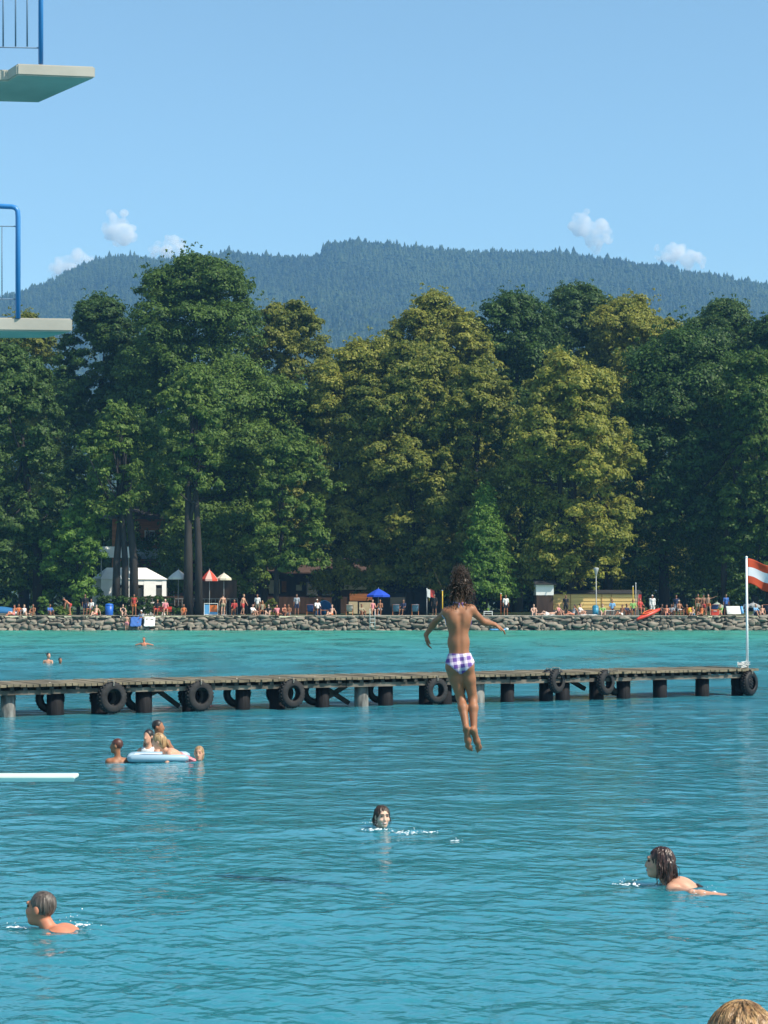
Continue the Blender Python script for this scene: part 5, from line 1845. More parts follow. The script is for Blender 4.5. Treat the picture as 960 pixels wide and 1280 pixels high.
bm = bmesh.new(); prism(bm, [(-.6, zat(717, Y)), (4, zat(699, Y)), (8.6, zat(717, Y)), (8.6, zat(715, Y)), (4, zat(697, Y)), (-.6, zat(715.5, Y))], X(280), X(490)); bm_obj('roof', bm, mat('brown_tiles', (.075, .045, .035), .85, .3, 4, .3), rs)
# dark kiosk
Y = 176.0
cx = 505
kk = empty('kiosk', (sx(cx, Y), Y, GZ), 0, 'dark timber kiosk with hipped roof in the shade behind the blue parasol', 'kiosk')
X = lambda px: sx(px, Y) - sx(cx, Y)
h = zat(740, Y)
bm = bmesh.new(); add_box(bm, (0, 2, h / 2), (X(536) - X(474), 4, h)); bm_obj('wall', bm, mat('black_boards', (.018, .017, .018), .8, .3, 3), kk)
bm = bmesh.new()
a, b = X(466), X(546)
v = [bm.verts.new(p) for p in [(a, -.6, h), (b, -.6, h), (b, 4.6, h), (a, 4.6, h), (a + 2.0, 2, zat(727, Y)), (b - 2.0, 2, zat(727, Y))]]
for f in ((0, 1, 5, 4), (1, 2, 5), (2, 3, 4, 5), (3, 0, 4), (3, 2, 1, 0)):
    bm.faces.new([v[i] for i in f])
bm_obj('roof', bm, SLATE, kk)
bm = bmesh.new(); add_box(bm, (X(500), -.02, h * .55), (1.8, .05, .9)); bm_obj('hatch', bm, GLASS, kk)
# yellow hut and white building at the right
Y = 165.6
cx = 744
yh = empty('beach_hut', (sx(cx, Y), Y, GZ), 0, 'sunlit yellow board hut behind dark trunks left of the red kayak', 'hut')
X = lambda px: sx(px, Y) - sx(cx, Y)
h = zat(742.5, Y)
bm = bmesh.new(); add_box(bm, (0, 1.3, h / 2), (X(798) - X(690), 2.6, h)); bm_obj('wall', bm, YWOOD, yh)
bm = bmesh.new(); add_box(bm, (0, -.03, .26), (X(798) - X(690), .05, .52)); bm_obj('plinth', bm, mat('grey_plinth', (.12, .11, .10), .9, .2, 3), yh)
bm = bmesh.new()
for k in range(5):
    add_box(bm, (0, -.012, .66 + k * .29), (X(798) - X(690), .03, .014))
for px in (690.5, 713, 752, 764, 797.5):
    add_box(bm, (X(px), -.02, h / 2 + .2), (.07, .05, h - .4))
bm_obj('batten', bm, mat('orange_batten', (.40, .22, .07), .7), yh)
bm = bmesh.new(); prism(bm, [(-.15, h), (1.3, h + .25), (2.8, h), (2.8, h + .08), (1.3, h + .36), (-.15, h + .08)], X(686), X(802)); bm_obj('roof', bm, SLATE, yh)
Y = 163.9
cx = 681
wb = empty('changing_house', (sx(cx, Y), Y, GZ), 0, 'small changing house with bright white upper wall beside the yellow hut', 'changing house')
X = lambda px: sx(px, Y) - sx(cx, Y)
bm = bmesh.new(); add_box(bm, (0, 1.5, (zat(744, Y)) / 2), (X(692) - X(671), 3, zat(744, Y))); bm_obj('lower_wall', bm, DWOOD, wb)
bm = bmesh.new(); add_box(bm, (0, 1.5, (zat(744, Y) + zat(731, Y)) / 2), (X(692) - X(671) + .06, 3.06, zat(731, Y) - zat(744, Y))); bm_obj('upper_wall', bm, CANVAS, wb)
bm = bmesh.new(); prism(bm, [(-.3, zat(731, Y)), (1.5, zat(725, Y)), (3.3, zat(731, Y)), (3.3, zat(730, Y)), (1.5, zat(724, Y)), (-.3, zat(730, Y))], X(668), X(695)); bm_obj('roof', bm, SLATE, wb)
# terrace fence
Y = 168.0
tf = empty('terrace_fence', (sx(255, Y), Y, GZ), 0, 'dark board terrace fence with pale rails behind the red bench', 'fence')
X = lambda px: sx(px, Y) - sx(255, Y)
bm = bmesh.new(); add_box(bm, (X(215), .04, zat(746, Y) - .2), (X(250) - X(180), .05, .5)); add_box(bm, (X(274), .04, zat(734, Y) - .3), (X(296) - X(252), .06, zat(724, Y) - zat(746, Y) + .3)); bm_obj('boards', bm, DWOOD, tf)
bm = bmesh.new()
for px in np.arange(182, 298, 4.6):
    add_box(bm, (X(px), 0, zat(748, Y) / 2), (.05, .05, zat(748, Y)))
add_box(bm, (X(239), -.005, zat(748.5, Y)), (X(297) - X(181), .06, .06))
bm_obj('rail', bm, mat('weathered_rail', (.26, .25, .23), .8, .2, 5), tf)


def parasol(px, Y, hw, py_rim, py_top, label, m, seg=8, group='parasols along the shore', m2=None):
    root = empty('parasol', (sx(px, Y), Y, GZ), 0, label, 'parasol', group)
    r = hw / F * Y
    zr, zt = zat(py_rim, Y), zat(py_top, Y)
    bm = bmesh.new()
    tip = bm.verts.new((0, 0, zt)); ring, ring2, low = [], [], []
    for j in range(seg):
        q = 2 * math.pi * (j + .5) / seg
        ring.append(bm.verts.new((r * .55 * math.cos(q), r * .55 * math.sin(q), zr + (zt - zr) * .5)))
        ring2.append(bm.verts.new((r * math.cos(q), r * math.sin(q), zr)))
        low.append(bm.verts.new((r * 1.0 * math.cos(q), r * 1.0 * math.sin(q), zr - .16)))
    for j in range(seg):
        k = (j + 1) % seg
        fs = [bm.faces.new((tip, ring[j], ring[k])), bm.faces.new((ring[j], ring2[j], ring2[k], ring[k])), bm.faces.new((ring2[j], low[j], low[k], ring2[k]))]
        if m2 is not None and j % 2:
            for f in fs: f.material_index = 1
    o = bm_obj('canopy', bm, m, root)
    if m2 is not None: o.data.materials.append(m2)
    s = o.modifiers.new('thickness', 'SOLIDIFY'); s.thickness = .01
    bm = bmesh.new(); add_tube(bm, [(0, 0, 0), (0, 0, zt + .08)], .025, 8); bm_obj('pole', bm, PLASTIC['grey'], root)
    bm = bmesh.new(); add_lathe(bm, [(.01, 0), (.28, 0), (.28, .06), (.06, .12), (.01, .12)], 12); bm_obj('base', bm, PLASTIC['grey'], root)
    return root


parasol(223, 164.5, 13, 722, 712, 'white parasol behind the red bench by the marquee', cloth_mat('parasol_white', (.82, .80, .78)))
parasol(262, 164, 11, 724, 712, 'red parasol with a white rim right of the two thick trunks', cloth_mat('parasol_red', (.75, .09, .05)), m2=cloth_mat('parasol_pale_red', (.80, .55, .48)))
parasol(280, 165, 10, 723, 716, 'cream parasol right of the red one', cloth_mat('parasol_cream', (.80, .74, .60)))
parasol(473, 163.5, 15.5, 744, 735.5, 'bright blue parasol in front of the dark kiosk', cloth_mat('parasol_blue', (.02, .09, .62)))
parasol(941, 165, 9, 757, 753, 'flat grey parasol right of the flagpole', cloth_mat('parasol_grey', (.45, .46, .46)))
parasol(896, 166, 8, 757, 752.5, 'pale green parasol left of the flagpole', cloth_mat('parasol_palegreen', (.45, .52, .42)))


def deckchair(px, Y, m, label, rz=180, group='deckchairs and loungers on the lawn'):
    root = empty('deckchair', (sx(px, Y), Y, GZ), R(rz), label, 'deckchair', group)
    bm = bmesh.new()
    for s in (-.3, .3):
        add_beam(bm, (s, -.45, 0.02), (s, .35, .95), .04, .03); add_beam(bm, (s * .9, .55, .02), (s * .9, -.25, .62), .04, .03)
    add_beam(bm, (-.3, .35, .95), (.3, .35, .95), .03, .03)
    bm_obj('frame', bm, OWOOD, root)
    n = 8
    pts = [(t * .95 - .52 if False else -.40 + .75 * t, .62 - .55 * math.sin(min(t * 1.6, 1) * math.pi) * .55 + .36 * t * t) for t in np.linspace(0, 1, n)]
    bm = bmesh.new()
    a = [bm.verts.new((-.27, y, z)) for y, z in pts]; b = [bm.verts.new((.27, y, z)) for y, z in pts]
    for i in range(n - 1): bm.faces.new((a[i], b[i], b[i + 1], a[i + 1]))
    o = bm_obj('sling', bm, m, root, smooth=True); s = o.modifiers.new('thickness', 'SOLIDIFY'); s.thickness = .012
    return root


deckchair(388, 161.8, FAB['blue'], 'deep blue deckchair left of the person with the white cap and bench')
deckchair(437, 163, FAB['white'], 'pale deckchair beside the cream fence posts of the restaurant')
deckchair(495, 162.4, FAB['sky'], 'sky blue deckchair in the shade of the kiosk, nearest the parasol')
deckchair(519, 162.4, FAB['sky'], 'sky blue deckchair before the kiosk, closer to the jumping girl')
deckchair(893, 161.0, FAB['blue'], 'blue deckchair behind the red cool box near the flag')
deckchair(956, 161.6, FAB['navy'], 'dark blue deckchair at the picture edge right of the flagpole')

# benches
box_thing('bench', 'red bench with two people sitting on it near the marquee', 'bench', 203, 160.75, [('seat', PLASTIC['red'], [((0, 0, .42), (1.55, .36, .05))]), ('backrest', PLASTIC['red'], [((0, .24, .66), (1.55, .05, .24))]),
          ('leg', DWOOD, [((-.62, .05, .2), (.07, .4, .4))]), ('leg', DWOOD, [((.62, .05, .2), (.07, .4, .4))])], z=GZ)
box_thing('bench', 'plain wooden bench under the person with a white cap before the beach tent', 'bench', 401, 160.2, [('seat', OWOOD, [((0, 0, .42), (1.3, .34, .05))]), ('leg', DWOOD, [((-.5, 0, .2), (.07, .3, .4))]), ('leg', DWOOD, [((.5, 0, .2), (.07, .3, .4))])], z=GZ + .07)
box_thing('camping_table', 'low white table beside the blue barrel', 'table', 758, 160.6, [('table_top', PLASTIC['white'], [((0, 0, .46), (1.3, .6, .04))]), ('leg', PLASTIC['grey'], [((-.55, 0, .22), (.05, .5, .44))]), ('leg', PLASTIC['grey'], [((.55, 0, .22), (.05, .5, .44))])])
# display board
box_thing('display_board', 'white framed display board with blue and orange panels by the path', 'sign', 264, 160.6,
          [('frame', PLASTIC['white'], [((-.56, 0, .5), (.05, .05, 1.0)), ((.56, 0, .5), (.05, .05, 1.0)), ((0, 0, .08), (1.1, .05, .05)), ((0, 0, 1.0), (1.16, .05, .05)), ((-.12, 0, .5), (.04, .05, .9))]),
           ('blue_panel', PLASTIC['sky'], [((-.34, .0, .5), (.42, .02, .8))]), ('orange_panel', PLASTIC['orange'], [((.22, 0, .58), (.62, .02, .55))]), ('lower_panel', PLASTIC['sky'], [((.22, 0, .2), (.62, .02, .18))])], z=GZ + .05)
# bin, barrel
def bin_(px, Y, m, label, name='waste_bin', cat='bin', r=.36, h=1.0):
    root = empty(name, (sx(px, Y), Y, GZ), 0, label, cat)
    bm = bmesh.new(); add_lathe(bm, [(.01, .03), (r * .82, .03), (r * .88, .06), (r, h * .9), (r * .9, h * .9), (.01, h * .88)], 16); bm_obj('body', bm, m, root, smooth=True)
    bm = bmesh.new(); add_lathe(bm, [(.01, h + .06), (r * .7, h + .03), (r * 1.04, h * .92), (r * 1.04, h * .89), (.01, h * .89)], 16); bm_obj('lid', bm, m, root, smooth=True)
    return root


bin_(137, 161.5, PLASTIC['blue'], 'deep blue waste bin left of the three slanting trunks')
bin_(744, 161.2, PLASTIC['teal'], 'teal blue barrel at the foot of the lamp post', 'barrel', 'barrel', .27, .85)
# boat cover at the left edge
root = empty('boat', (sx(3, 162.0), 162.0, GZ), R(4), 'beached boat under a blue cover at the left end of the shore', 'boat')
bm = bmesh.new()
n = 12
rings = []
for i in range(n + 1):
    t = i / n; wd = .62 * math.sin(math.pi * min(max(t * .96 + .02, 0), 1)) ** .6 + .02
    rings.append([bm.verts.new((t * 3.8 - 2.2, wd * a, z * (.6 + .4 * math.sin(math.pi * t)) + .02)) for a, z in ((-.35, 0), (-.9, .2), (-1, .42), (-.5, .66), (0, .78), (.5, .66), (1, .42), (.9, .2), (.35, 0))])
for a, b in zip(rings, rings[1:]):
    for j in range(8): bm.faces.new((a[j], a[j + 1], b[j + 1], b[j]))
bm.faces.new(rings[0]); bm.faces.new(rings[-1][::-1])
bmesh.ops.recalc_face_normals(bm, faces=bm.faces[:])
for f in bm.faces:
    f.material_index = 0 if f.calc_center_median().z > .3 else 1
o = bm_obj('cover', bm, fab('boat_cover', (.02, .13, .30)), root, smooth=True); o.data.materials.append(PLASTIC['white'])
# beach tent
root = empty('beach_tent', (sx(406, 161.6), 161.6, GZ), 0, 'blue pop-up beach tent behind the person with the white cap', 'tent')
bm = bmesh.new()
n = 10
prev = None
for i in range(n + 1):
    q = math.pi * i / n
    ring = [bm.verts.new((-math.cos(q) * .75 * sc_, y, max(math.sin(q), 0) ** .8 * 1.32 * sc_)) for y, sc_ in ((-.45, 1.0), (.2, .95), (.8, .55), (1.05, .12))]
    if prev:
        for j in range(3): bm.faces.new((prev[j], ring[j], ring[j + 1], prev[j + 1]))
    prev = ring
o = bm_obj('canopy', bm, cloth_mat('tent_blue', (.05, .22, .48)), root, smooth=True); s = o.modifiers.new('thickness', 'SOLIDIFY'); s.thickness = .01
bm = bmesh.new(); add_box(bm, (0, .2, .012), (1.4, 1.2, .02)); bm_obj('groundsheet', bm, FAB['navy'], root)
# lamp post
root = empty('lamp_post', (sx(745, 161.9), 161.9, GZ), 0, 'slim grey lamp post with a flared head between the yellow hut walls', 'lamp post')
bm = bmesh.new(); add_tube(bm, [(0, 0, 0), (0, 0, .5), (0, 0, 3.6)], [.07, .045, .035], 10); bm_obj('post', bm, PLASTIC['grey'], root, smooth=True)
bm = bmesh.new(); add_lathe(bm, [(.05, 3.4), (.16, 3.75), (.24, 4.0), (.22, 4.04), (.01, 4.08)], 14); bm_obj('lamp_head', bm, PLASTIC['grey'], root, smooth=True)
# poles
def post(px, Y, py_top, m, label, name='pole', r=.035, extra=None):
    root = empty(name, (sx(px, Y), Y, GZ), 0, label, 'pole')
    z = zat(py_top, Y)
    bm = bmesh.new(); add_tube(bm, [(0, 0, -.2), (0, 0, z)], [r, r * .9], 8); bm_obj('shaft', bm, m, root, smooth=True)
    bm = bmesh.new(); add_lathe(bm, [(.005, z + .05), (r * 1.4, z + .03), (r * 1.4, z - .02), (r, z - .04)], 8); bm_obj('cap', bm, PLASTIC['white'], root)
    return root


post(791, 161.6, 733, PLASTIC['yellow'], 'yellow pole in front of the right end of the yellow hut')
post(794.5, 161.8, 729, PLASTIC['grey'], 'taller grey pole right beside the yellow pole')
post(553, 161.0, 738, PLASTIC['yellow'], 'orange yellow pole left of the head of the jumping girl', r=.05)
post(626, 161.6, 742, PLASTIC['orange'], 'orange pole next to the person in the white shirt')
# red and white signal flag
root = post(533.5, 162.0, 736, PLASTIC['grey'], 'short grey pole carrying the small red and white pennant')
bm = bmesh.new()
for j, (x0, x1) in enumerate(((0, .26), (.26, .62))):
    v = [bm.verts.new(p) for p in ((x0, -.03, 2.27), (x1, -.03 - .06 * j, 2.2 - .1 * j), (x1, -.03 + .04 * j, 1.5), (x0, -.03, 1.62))]
    f = bm.faces.new(v); f.material_index = j
o = bm_obj('pennant', bm, FAB['white'], None); o.data.materials.append(FAB['red']); o.location = (sx(533.9, 162.0), 161.95, GZ)
s = o.modifiers.new('thickness', 'SOLIDIFY'); s.thickness = .006
tag(o, 'small red and white pennant in the shade left of the jumping girl', 'flag')
# red panel by the hut
box_thing('beach_flag', 'tall narrow red beach flag at the right end of the yellow hut', 'flag', 799, 162.0, [('pole', PLASTIC['grey'], [((-.12, 0, .95), (.03, .03, 1.9))]), ('cloth', FAB['red'], [((.03, 0, 1.2), (.28, .012, 1.2))])])


# red kayak on the wall edge
def hull(name, label, cat, loc, rot, L_, W_, H_, m, m2):
    root = empty(name, loc, 0, label, cat)
    root.rotation_euler = rot
    bm = bmesh.new(); n = 18; rings = []
    for i in range(n + 1):
        t = i / n; s = max(math.sin(math.pi * t), .03) ** .7
        rings.append([bm.verts.new(((t - .5) * L_, W_ / 2 * s * a, z * H_ * (.55 + .45 * s) + .10 * H_ * (2 * t - 1) ** 4)) for a, z in ((-.3, 0), (-.8, .2), (-1, .55), (-.75, .85), (0, 1.0), (.75, .85), (1, .55), (.8, .2), (.3, 0))])
    for a, b in zip(rings, rings[1:]):
        for j in range(8): bm.faces.new((a[j], a[j + 1], b[j + 1], b[j]))
        bm.faces.new((a[8], a[0], b[0], b[8]))
    bm.faces.new(rings[0]); bm.faces.new(rings[-1][::-1])
    bmesh.ops.recalc_face_normals(bm, faces=bm.faces[:])
    bm_obj('hull', bm, m, root, smooth=True)
    bm = bmesh.new(); add_lathe(bm, [(.34, -.02), (.38, .03), (.34, .06), (.29, .03)], 20, close=True)
    for v in bm.verts: v.co.x *= 1.5; v.co.y *= .7; v.co.z += H_ * .98
    bm_obj('cockpit_rim', bm, m2, root, smooth=True)
    return root


hull('kayak', 'orange red kayak pulled up slanting over the edge of the stone wall', 'kayak', (sx(809, 159.2), 158.6, 1.18), (R(14), R(-20), R(28)), 2.5, .62, .36, PLASTIC['red'], PLASTIC['orange'])
# beach ball and cool boxes, inflatables near the flag
root = empty('beach_ball', (sx(862, 160.2), 160.2, GZ + .07), 0, 'big orange beach ball on the grass right of the sitting man', 'ball')
bm = bmesh.new(); bmesh.ops.create_uvsphere(bm, u_segments=18, v_segments=12, radius=.33, matrix=Matrix.Translation((0, 0, .33)))
for f in bm.faces:
    a = math.atan2(f.calc_center_median().y, f.calc_center_median().x); f.material_index = int((a + math.pi) / (2 * math.pi) * 6) % 2
o = bm_obj('ball', bm, PLASTIC['orange'], root, smooth=True); o.data.materials.append(PLASTIC['yellow'])
box_thing('cool_box', 'red cool box with pale lid right of the man with outstretched arms', 'cool box', 893, 160.1, [('box', PLASTIC['red'], [((0, 0, .2), (.62, .4, .4))]), ('lid', PLASTIC['orange'], [((0, 0, .44), (.66, .44, .08))]), ('handle', PLASTIC['white'], [((0, -.23, .36), (.3, .03, .04))])], z=GZ + .07)


def lilo(name, label, px, py, Y, L_, W_, m, m2, rot=(0, 0, 0), z=None, cells=6, cat='air mattress'):
    root = empty(name, (sx(px, Y), Y, z if z is not None else GZ + .07), 0, label, cat)
    root.rotation_euler = rot
    bm = bmesh.new()
    w = W_ / cells
    for j in range(cells):
        y = -W_ / 2 + w * (j + .5)
        add_tube(bm, [(-L_ / 2, y, .07), (-L_ / 2 + .04, y, .07), (L_ * .28, y, .07), (L_ * .30, y, .07)], [w * .35, w * .56, w * .56, w * .4], 10)
    bm_obj('mattress', bm, m, root, smooth=True)
    bm = bmesh.new(); add_tube(bm, [(L_ * .39, -W_ / 2 + .03, .11), (L_ * .39, -W_ / 2 + .08, .11), (L_ * .39, W_ / 2 - .08, .11), (L_ * .39, W_ / 2 - .03, .11)], [.06, .12, .12, .06], 12)
    bm_obj('headrest', bm, m2, root, smooth=True)
    return root


lilo('air_mattress', 'white and pale blue air mattress propped up left of the flagpole', 918, 765, 160.6, 1.5, .75, PLASTIC['white'], PLASTIC['sky'], (R(62), 0, R(8)), GZ + .45)
lilo('air_mattress', 'blue and white air mattress floating at the foot of the stone wall', 624, 788, 156.5, 1.5, .7, PLASTIC['sky'], PLASTIC['white'], (0, 0, R(10)), 0.02)
# swimming ladder and white landing rails at the wall
for px, lab in ((465.5, 'white swimming ladder fixed to the stone wall below the blue parasol'),):
    root = empty('swimming_ladder', (sx(px, 157.9), 157.9, 0), 0, lab, 'ladder')
    for s in (-.2, .2):
        bm = bmesh.new(); add_tube(bm, [(s, 0, .1), (s, 0, 1.55), (s, .15, 1.75), (s, .5, 1.75), (s, .7, 1.5), (s, .7, 1.2)], .025, 8); bm_obj('rail', bm, PLASTIC['white'], root, smooth=True)
    for z in (.35, .65, .95):
        bm = bmesh.new(); add_tube(bm, [(-.2, 0, z), (.2, 0, z)], .02, 8); bm_obj('rung', bm, PLASTIC['white'], root)
box_thing('landing_rail', 'small white rail frame on the wall top beside the arm of the girl', 'rail', 610, 159.6, [('rail', PLASTIC['white'], [((0, 0, .34), (.75, .05, .06)), ((0, 0, .18), (.75, .04, .04))]), ('post', PLASTIC['white'], [((-.34, 0, .17), (.05, .05, .34))]), ('post', PLASTIC['white'], [((.34, 0, .17), (.05, .05, .34))])], z=GZ + .05)
# towels
for i, (px, Y, c, lab) in enumerate([(171, 158.35, 'blue', 'blue towel spread over the wall stones below the man in red'), (188, 158.5, 'white', 'white towel lying on the wall stones below the red bench'),
                                      (686, 160.0, 'white', 'pale towel under the sunbather before the yellow hut'), (735, 160.2, 'white', 'long pale towel on the lawn left of the lamp post')]):
    n = 10
    u, w_ = np.meshgrid(np.linspace(-.5, .5, n), np.linspace(-.5, .5, n))
    L_ = (1.9 if px > 700 else 1.0)
    zz = .03 * np.sin(u * 14 + w_ * 9) + .02 * np.sin(w_ * 17)
    if Y < 159:
        v_ = np.stack([u * .9, w_ * .5 , zz + w_ * .75], -1)
    else:
        v_ = np.stack([u * L_, w_ * .8, zz * .6 + .03], -1)
    idx = np.arange(n * n).reshape(n, n)
    o = np_mesh('towel', v_.reshape(-1, 3), quads(idx), FAB[c], None, True)
    s = o.modifiers.new('thickness', 'SOLIDIFY'); s.thickness = .015
    o.location = (sx(px, Y), Y - .35 if Y < 159 else Y, .72 if Y < 159 else GZ + .08)
    tag(o, lab, 'towel', 'towels on the shore')
# shrubs at the foot of the trees
def shrub(px, Y, r_, leaf, label, h=1.0):
    rg = np.random.default_rng(int(px) + 5)
    root = empty('shrub', (sx(px, Y), Y, GZ), 0, label, 'shrub', 'low shrubs on the lawn')
    n = 26
    c = rg.normal(size=(n, 3)) * np.array([r_ * .5, r_ * .4, 0]); c[:, 2] = rg.uniform(.1, h, n)
    v, f = leaf_cloud(c, np.full(n, r_ * .33), 60, .09, .9, None, rg)
    np_mesh('leaves', v, f, LEAF[leaf], root)
    bm = bmesh.new()
    for k in range(5):
        add_tube(bm, [(0, 0, -.05), Vector(c[k]) * .5, Vector(c[k])], [.03, .02, .008], 5)
    bm_obj('stems', bm, BARK, root)


shrub(55, 161.8, .55, 'lime', 'bright green shrub at the foot of the grey trunk beside the sunbathers', 1.5)
shrub(75, 162.2, .9, 'mid', 'low dull shrub right of the bright green one', .6)
shrub(125, 162.5, .9, 'mid', 'low green shrub left of the blue bin', .7)
shrub(228, 163.5, .9, 'dark', 'dark shrub in front of the terrace fence', .6)
shrub(338, 162.5, .6, 'olive', 'upright olive shrub behind the row of sitters', 1.3)


def hedge(px0, px1, Y, py_top, leaf, label):
    rg = np.random.default_rng(77)
    xm = sx((px0 + px1) / 2, Y)
    root = empty('hedge', (xm, Y, GZ), 0, label, 'hedge')
    n = 150
    h = zat(py_top, Y)
    c = np.stack([rg.uniform(sx(px0, Y) - xm, sx(px1, Y) - xm, n), rg.uniform(-.3, .3, n), rg.uniform(.1, h - .15, n)], 1)
    v, f = leaf_cloud(c, np.full(n, .28), 60, .085, .9, None, rg)
    np_mesh('leaves', v, f, LEAF[leaf], root)
    bm = bmesh.new()
    for k in range(24):
        add_tube(bm, [(c[k][0], 0, -.05), Vector(c[k])], [.025, .008], 5)
    bm_obj('stems', bm, BARK, root)


hedge(122, 216, 163.9, 745, 'dark', 'low dark hedge running in front of the white marquee')
# ------------------------------------------------------------------ bathers in the water
def swimmer(px, py, pose, label, turn=180, z=0.0, **k):
    p = on(px, py, 0)
    k.setdefault('vox', .012)
    return person(label, pose, (p[0], p[1], z), R(turn), group=None, **k)


def P_tread(zs=-.04, a0=((-.9, .3, -.25), (-.4, .8, .1)), a1=((.9, .3, -.25), (.4, .8, .1)), **k):
    """Upright in the water; zs is the height of the base of the neck."""
    return dict(abs=1, p=(0, 0, zs - .50), arms=[a0, a1], legs=[((-.15, .3, -1), (0, -.2, -1)), ((.15, .3, -1), (0, -.2, -1))], **k)


def P_breast(zs=.02, pitch=.30, a0=((-.55, .8, -.10), (.05, 1, -.02)), a1=((.55, .8, -.10), (-.05, 1, -.02)), **k):
    """Swimming towards +y, chest down."""
    return dict(abs=1, p=(0, -.50, zs - .5 * pitch), t=(0, 1, pitch), f=(0, pitch, -1), arms=[a0, a1], legs=[((-.2, -1, -.05), (-.1, -1, -.02)), ((.2, -1, -.05), (.1, -1, -.02))],
                hu=(0, -.05, 1), **k)


# man swimming to the left, nearest the camera
swimmer(64, 1161, P_breast(-.052, .36, a0=((-.85, .45, -.12), (-.3, .9, -.25)), a1=((.85, .4, -.05), (.5, .8, -.25)), hf=(0.22, 1, .06)), 'sunburnt man with cropped grey hair swimming breaststroke towards the left', 82, skin='red', hair='grey', style='short', fine=True, vox=.0075, face=True,
        wear=[('swim_trunks', FAB['navy'], SHORTS, .008, knee_cut(.5))], build=1.04, S=1.08)
# laughing woman facing the camera
rt_, J_, _, _ = swimmer(477, 1034, P_tread(-.085, a0=((-.9, .35, -.2), (-.2, .9, .25)), a1=((.85, .5, -.3), (.5, .8, -.1)), t=(0, .0, 1), hf=(-.34, 1, .14)), 'laughing woman with wet brown hair swimming towards the viewer', 180, skin='pale', hair='brown', style='bob', fine=True, vox=.0075, face=True,
        smile=True, female=True, S=.97, wear=[suit('navy')])
locks(J_, rt_, HAIR['brown'], 80, 6, (.08, .14), .005, .008, 1.5)
# woman on the right, seen in profile with wet hair hanging forward
rt_, J_, _, _ = swimmer(838, 1106, P_breast(-.02, .38, a0=((-.75, -.55, .06), (-.15, -.98, -.02)), a1=((.5, .8, -.25), (0, 1, -.1)), hf=(.0, 1, -.22)), 'woman with long dripping brown hair swimming towards the left', 78, skin='fair', hair='wet', style='wetlong', fine=True, vox=.0075,
        face=True, female=True, wear=[('swimsuit', FAB['black'], {'pelvis', 'belly'}, .012)], S=1.1)
locks(J_, rt_, HAIR['wet'], 190, 5, (.10, .22), .0075, .024, 1.75)
# bathers round the float
swimmer(147, 952, P_tread(.11, a0=((-.3, .2, -1), (0, .5, -.8)), a1=((.3, .2, -1), (0, .5, -.8)), hf=(-.9, .5, .05)), 'auburn-haired boy standing in the water left of the float, facing away', 20, skin='tan', hair='auburn', style='short', S=.86, child=.5, wear=[trunks('navy')])
swimmer(186, 946, P_tread(.20, a0=((-.3, .7, -.5), (.4, .8, -.2)), a1=((.3, .7, -.5), (-.4, .8, -.2)), hf=(.2, 1, -.1)), 'dark-haired girl in white behind the float, lower than her neighbour', 165, skin='fair', hair='dark', style='bob', S=.85, child=.4, female=True, wear=[suit('white')])
swimmer(196, 944.5, P_tread(.27, a0=((-.3, .7, -.5), (.4, .8, -.2)), a1=((.3, .6, -.7), (-.2, .8, -.3)), hf=(-.9, .4, .0)), 'dark-haired youth rising highest behind the float', 195, skin='tan', hair='dark', style='short', S=.95, wear=[trunks('navy')])
swimmer(211, 951, dict(abs=1, p=(-.0, -.40, -.10), t=(0, .88, .46), f=(0, .46, -.88), arms=[((-.35, .35, -.8), (.1, .8, -.2)), ((.45, .4, -.75), (0, .8, -.3))], legs=[((-.12, -.9, -.3), (-.02, -.6, -.8)), ((.12, -.9, -.3), (.02, -.6, -.8))], hu=(0, .3, 1), hf=(.35, .9, -.2)),
        'blond woman in a coral swimsuit leaning over the pale blue float', 105, z=.0, skin='fair', hair='blond', style='tail', female=True, wear=[('swimsuit', FAB['pink'], {'pelvis', 'belly'}, .012)])
swimmer(249, 952, P_tread(.03, a0=((-.6, .7, .1), (.2, .9, .1)), hf=(-.2, 1, .1)), 'blond child in the water at the right end of the float, face to the viewer', 165, skin='fair', hair='blond', style='bob', S=.8, child=.9, wear=[suit('sky')], face=True, vox=.01)
lp = on(199, 950.5)
fl_ = empty('swim_float', (lp[0], lp[1], 0), R(4), 'pale blue and white swim float carrying the leaning blond woman', 'float')
bm = bmesh.new()
add_tube(bm, [(-.46, -.28, .05), (-.40, -.30, .055), (.40, -.30, .055), (.46, -.28, .05)], [.03, .06, .06, .03], 12)
add_tube(bm, [(-.46, .28, .05), (-.40, .30, .055), (.40, .30, .055), (.46, .28, .05)], [.03, .06, .06, .03], 12)
add_tube(bm, [(-.42, -.30, .055), (-.44, 0, .055), (-.42, .30, .055)], .06, 12)
bm_obj('side_tube', bm, mat('pale_blue_vinyl', (.30, .43, .52), .35), fl_, smooth=True)
bm = bmesh.new(); add_box(bm, (0, 0, .07), (.82, .56, .05), None, .02); bm_obj('cushion', bm, PLASTIC['white'], fl_, smooth=True)
# heads beyond the jetty
swimmer(60, 829, P_tread(.16, a0=((-.3, .2, -1), (0, .5, -.8)), a1=((.3, .2, -1), (0, .5, -.8)), hf=(-.9, .4, 0)), 'dark-haired boy with bare shoulders beyond the jetty, left of his companion', 170, skin='fair', hair='dark', style='short', vox=.018, S=.9, wear=[trunks('navy')])
swimmer(75, 829.5, P_tread(-.02, hf=(.3, -1, 0)), 'bather beyond the jetty of whom only the dark head shows', 10, skin='tan', hair='dark', style='short', vox=.018, S=.9, wear=[trunks('black')])
swimmer(180, 807, P_tread(.14, a0=((-.9, .15, -.2), (-.2, .9, -.2)), a1=((.9, .15, -.2), (.2, .9, -.2)), hf=(-.2, -1, 0)), 'lone tanned bather far out before the stone wall, shoulders above the water', 0, skin='red', hair='dark', style='short', vox=.02, wear=[trunks('black')])

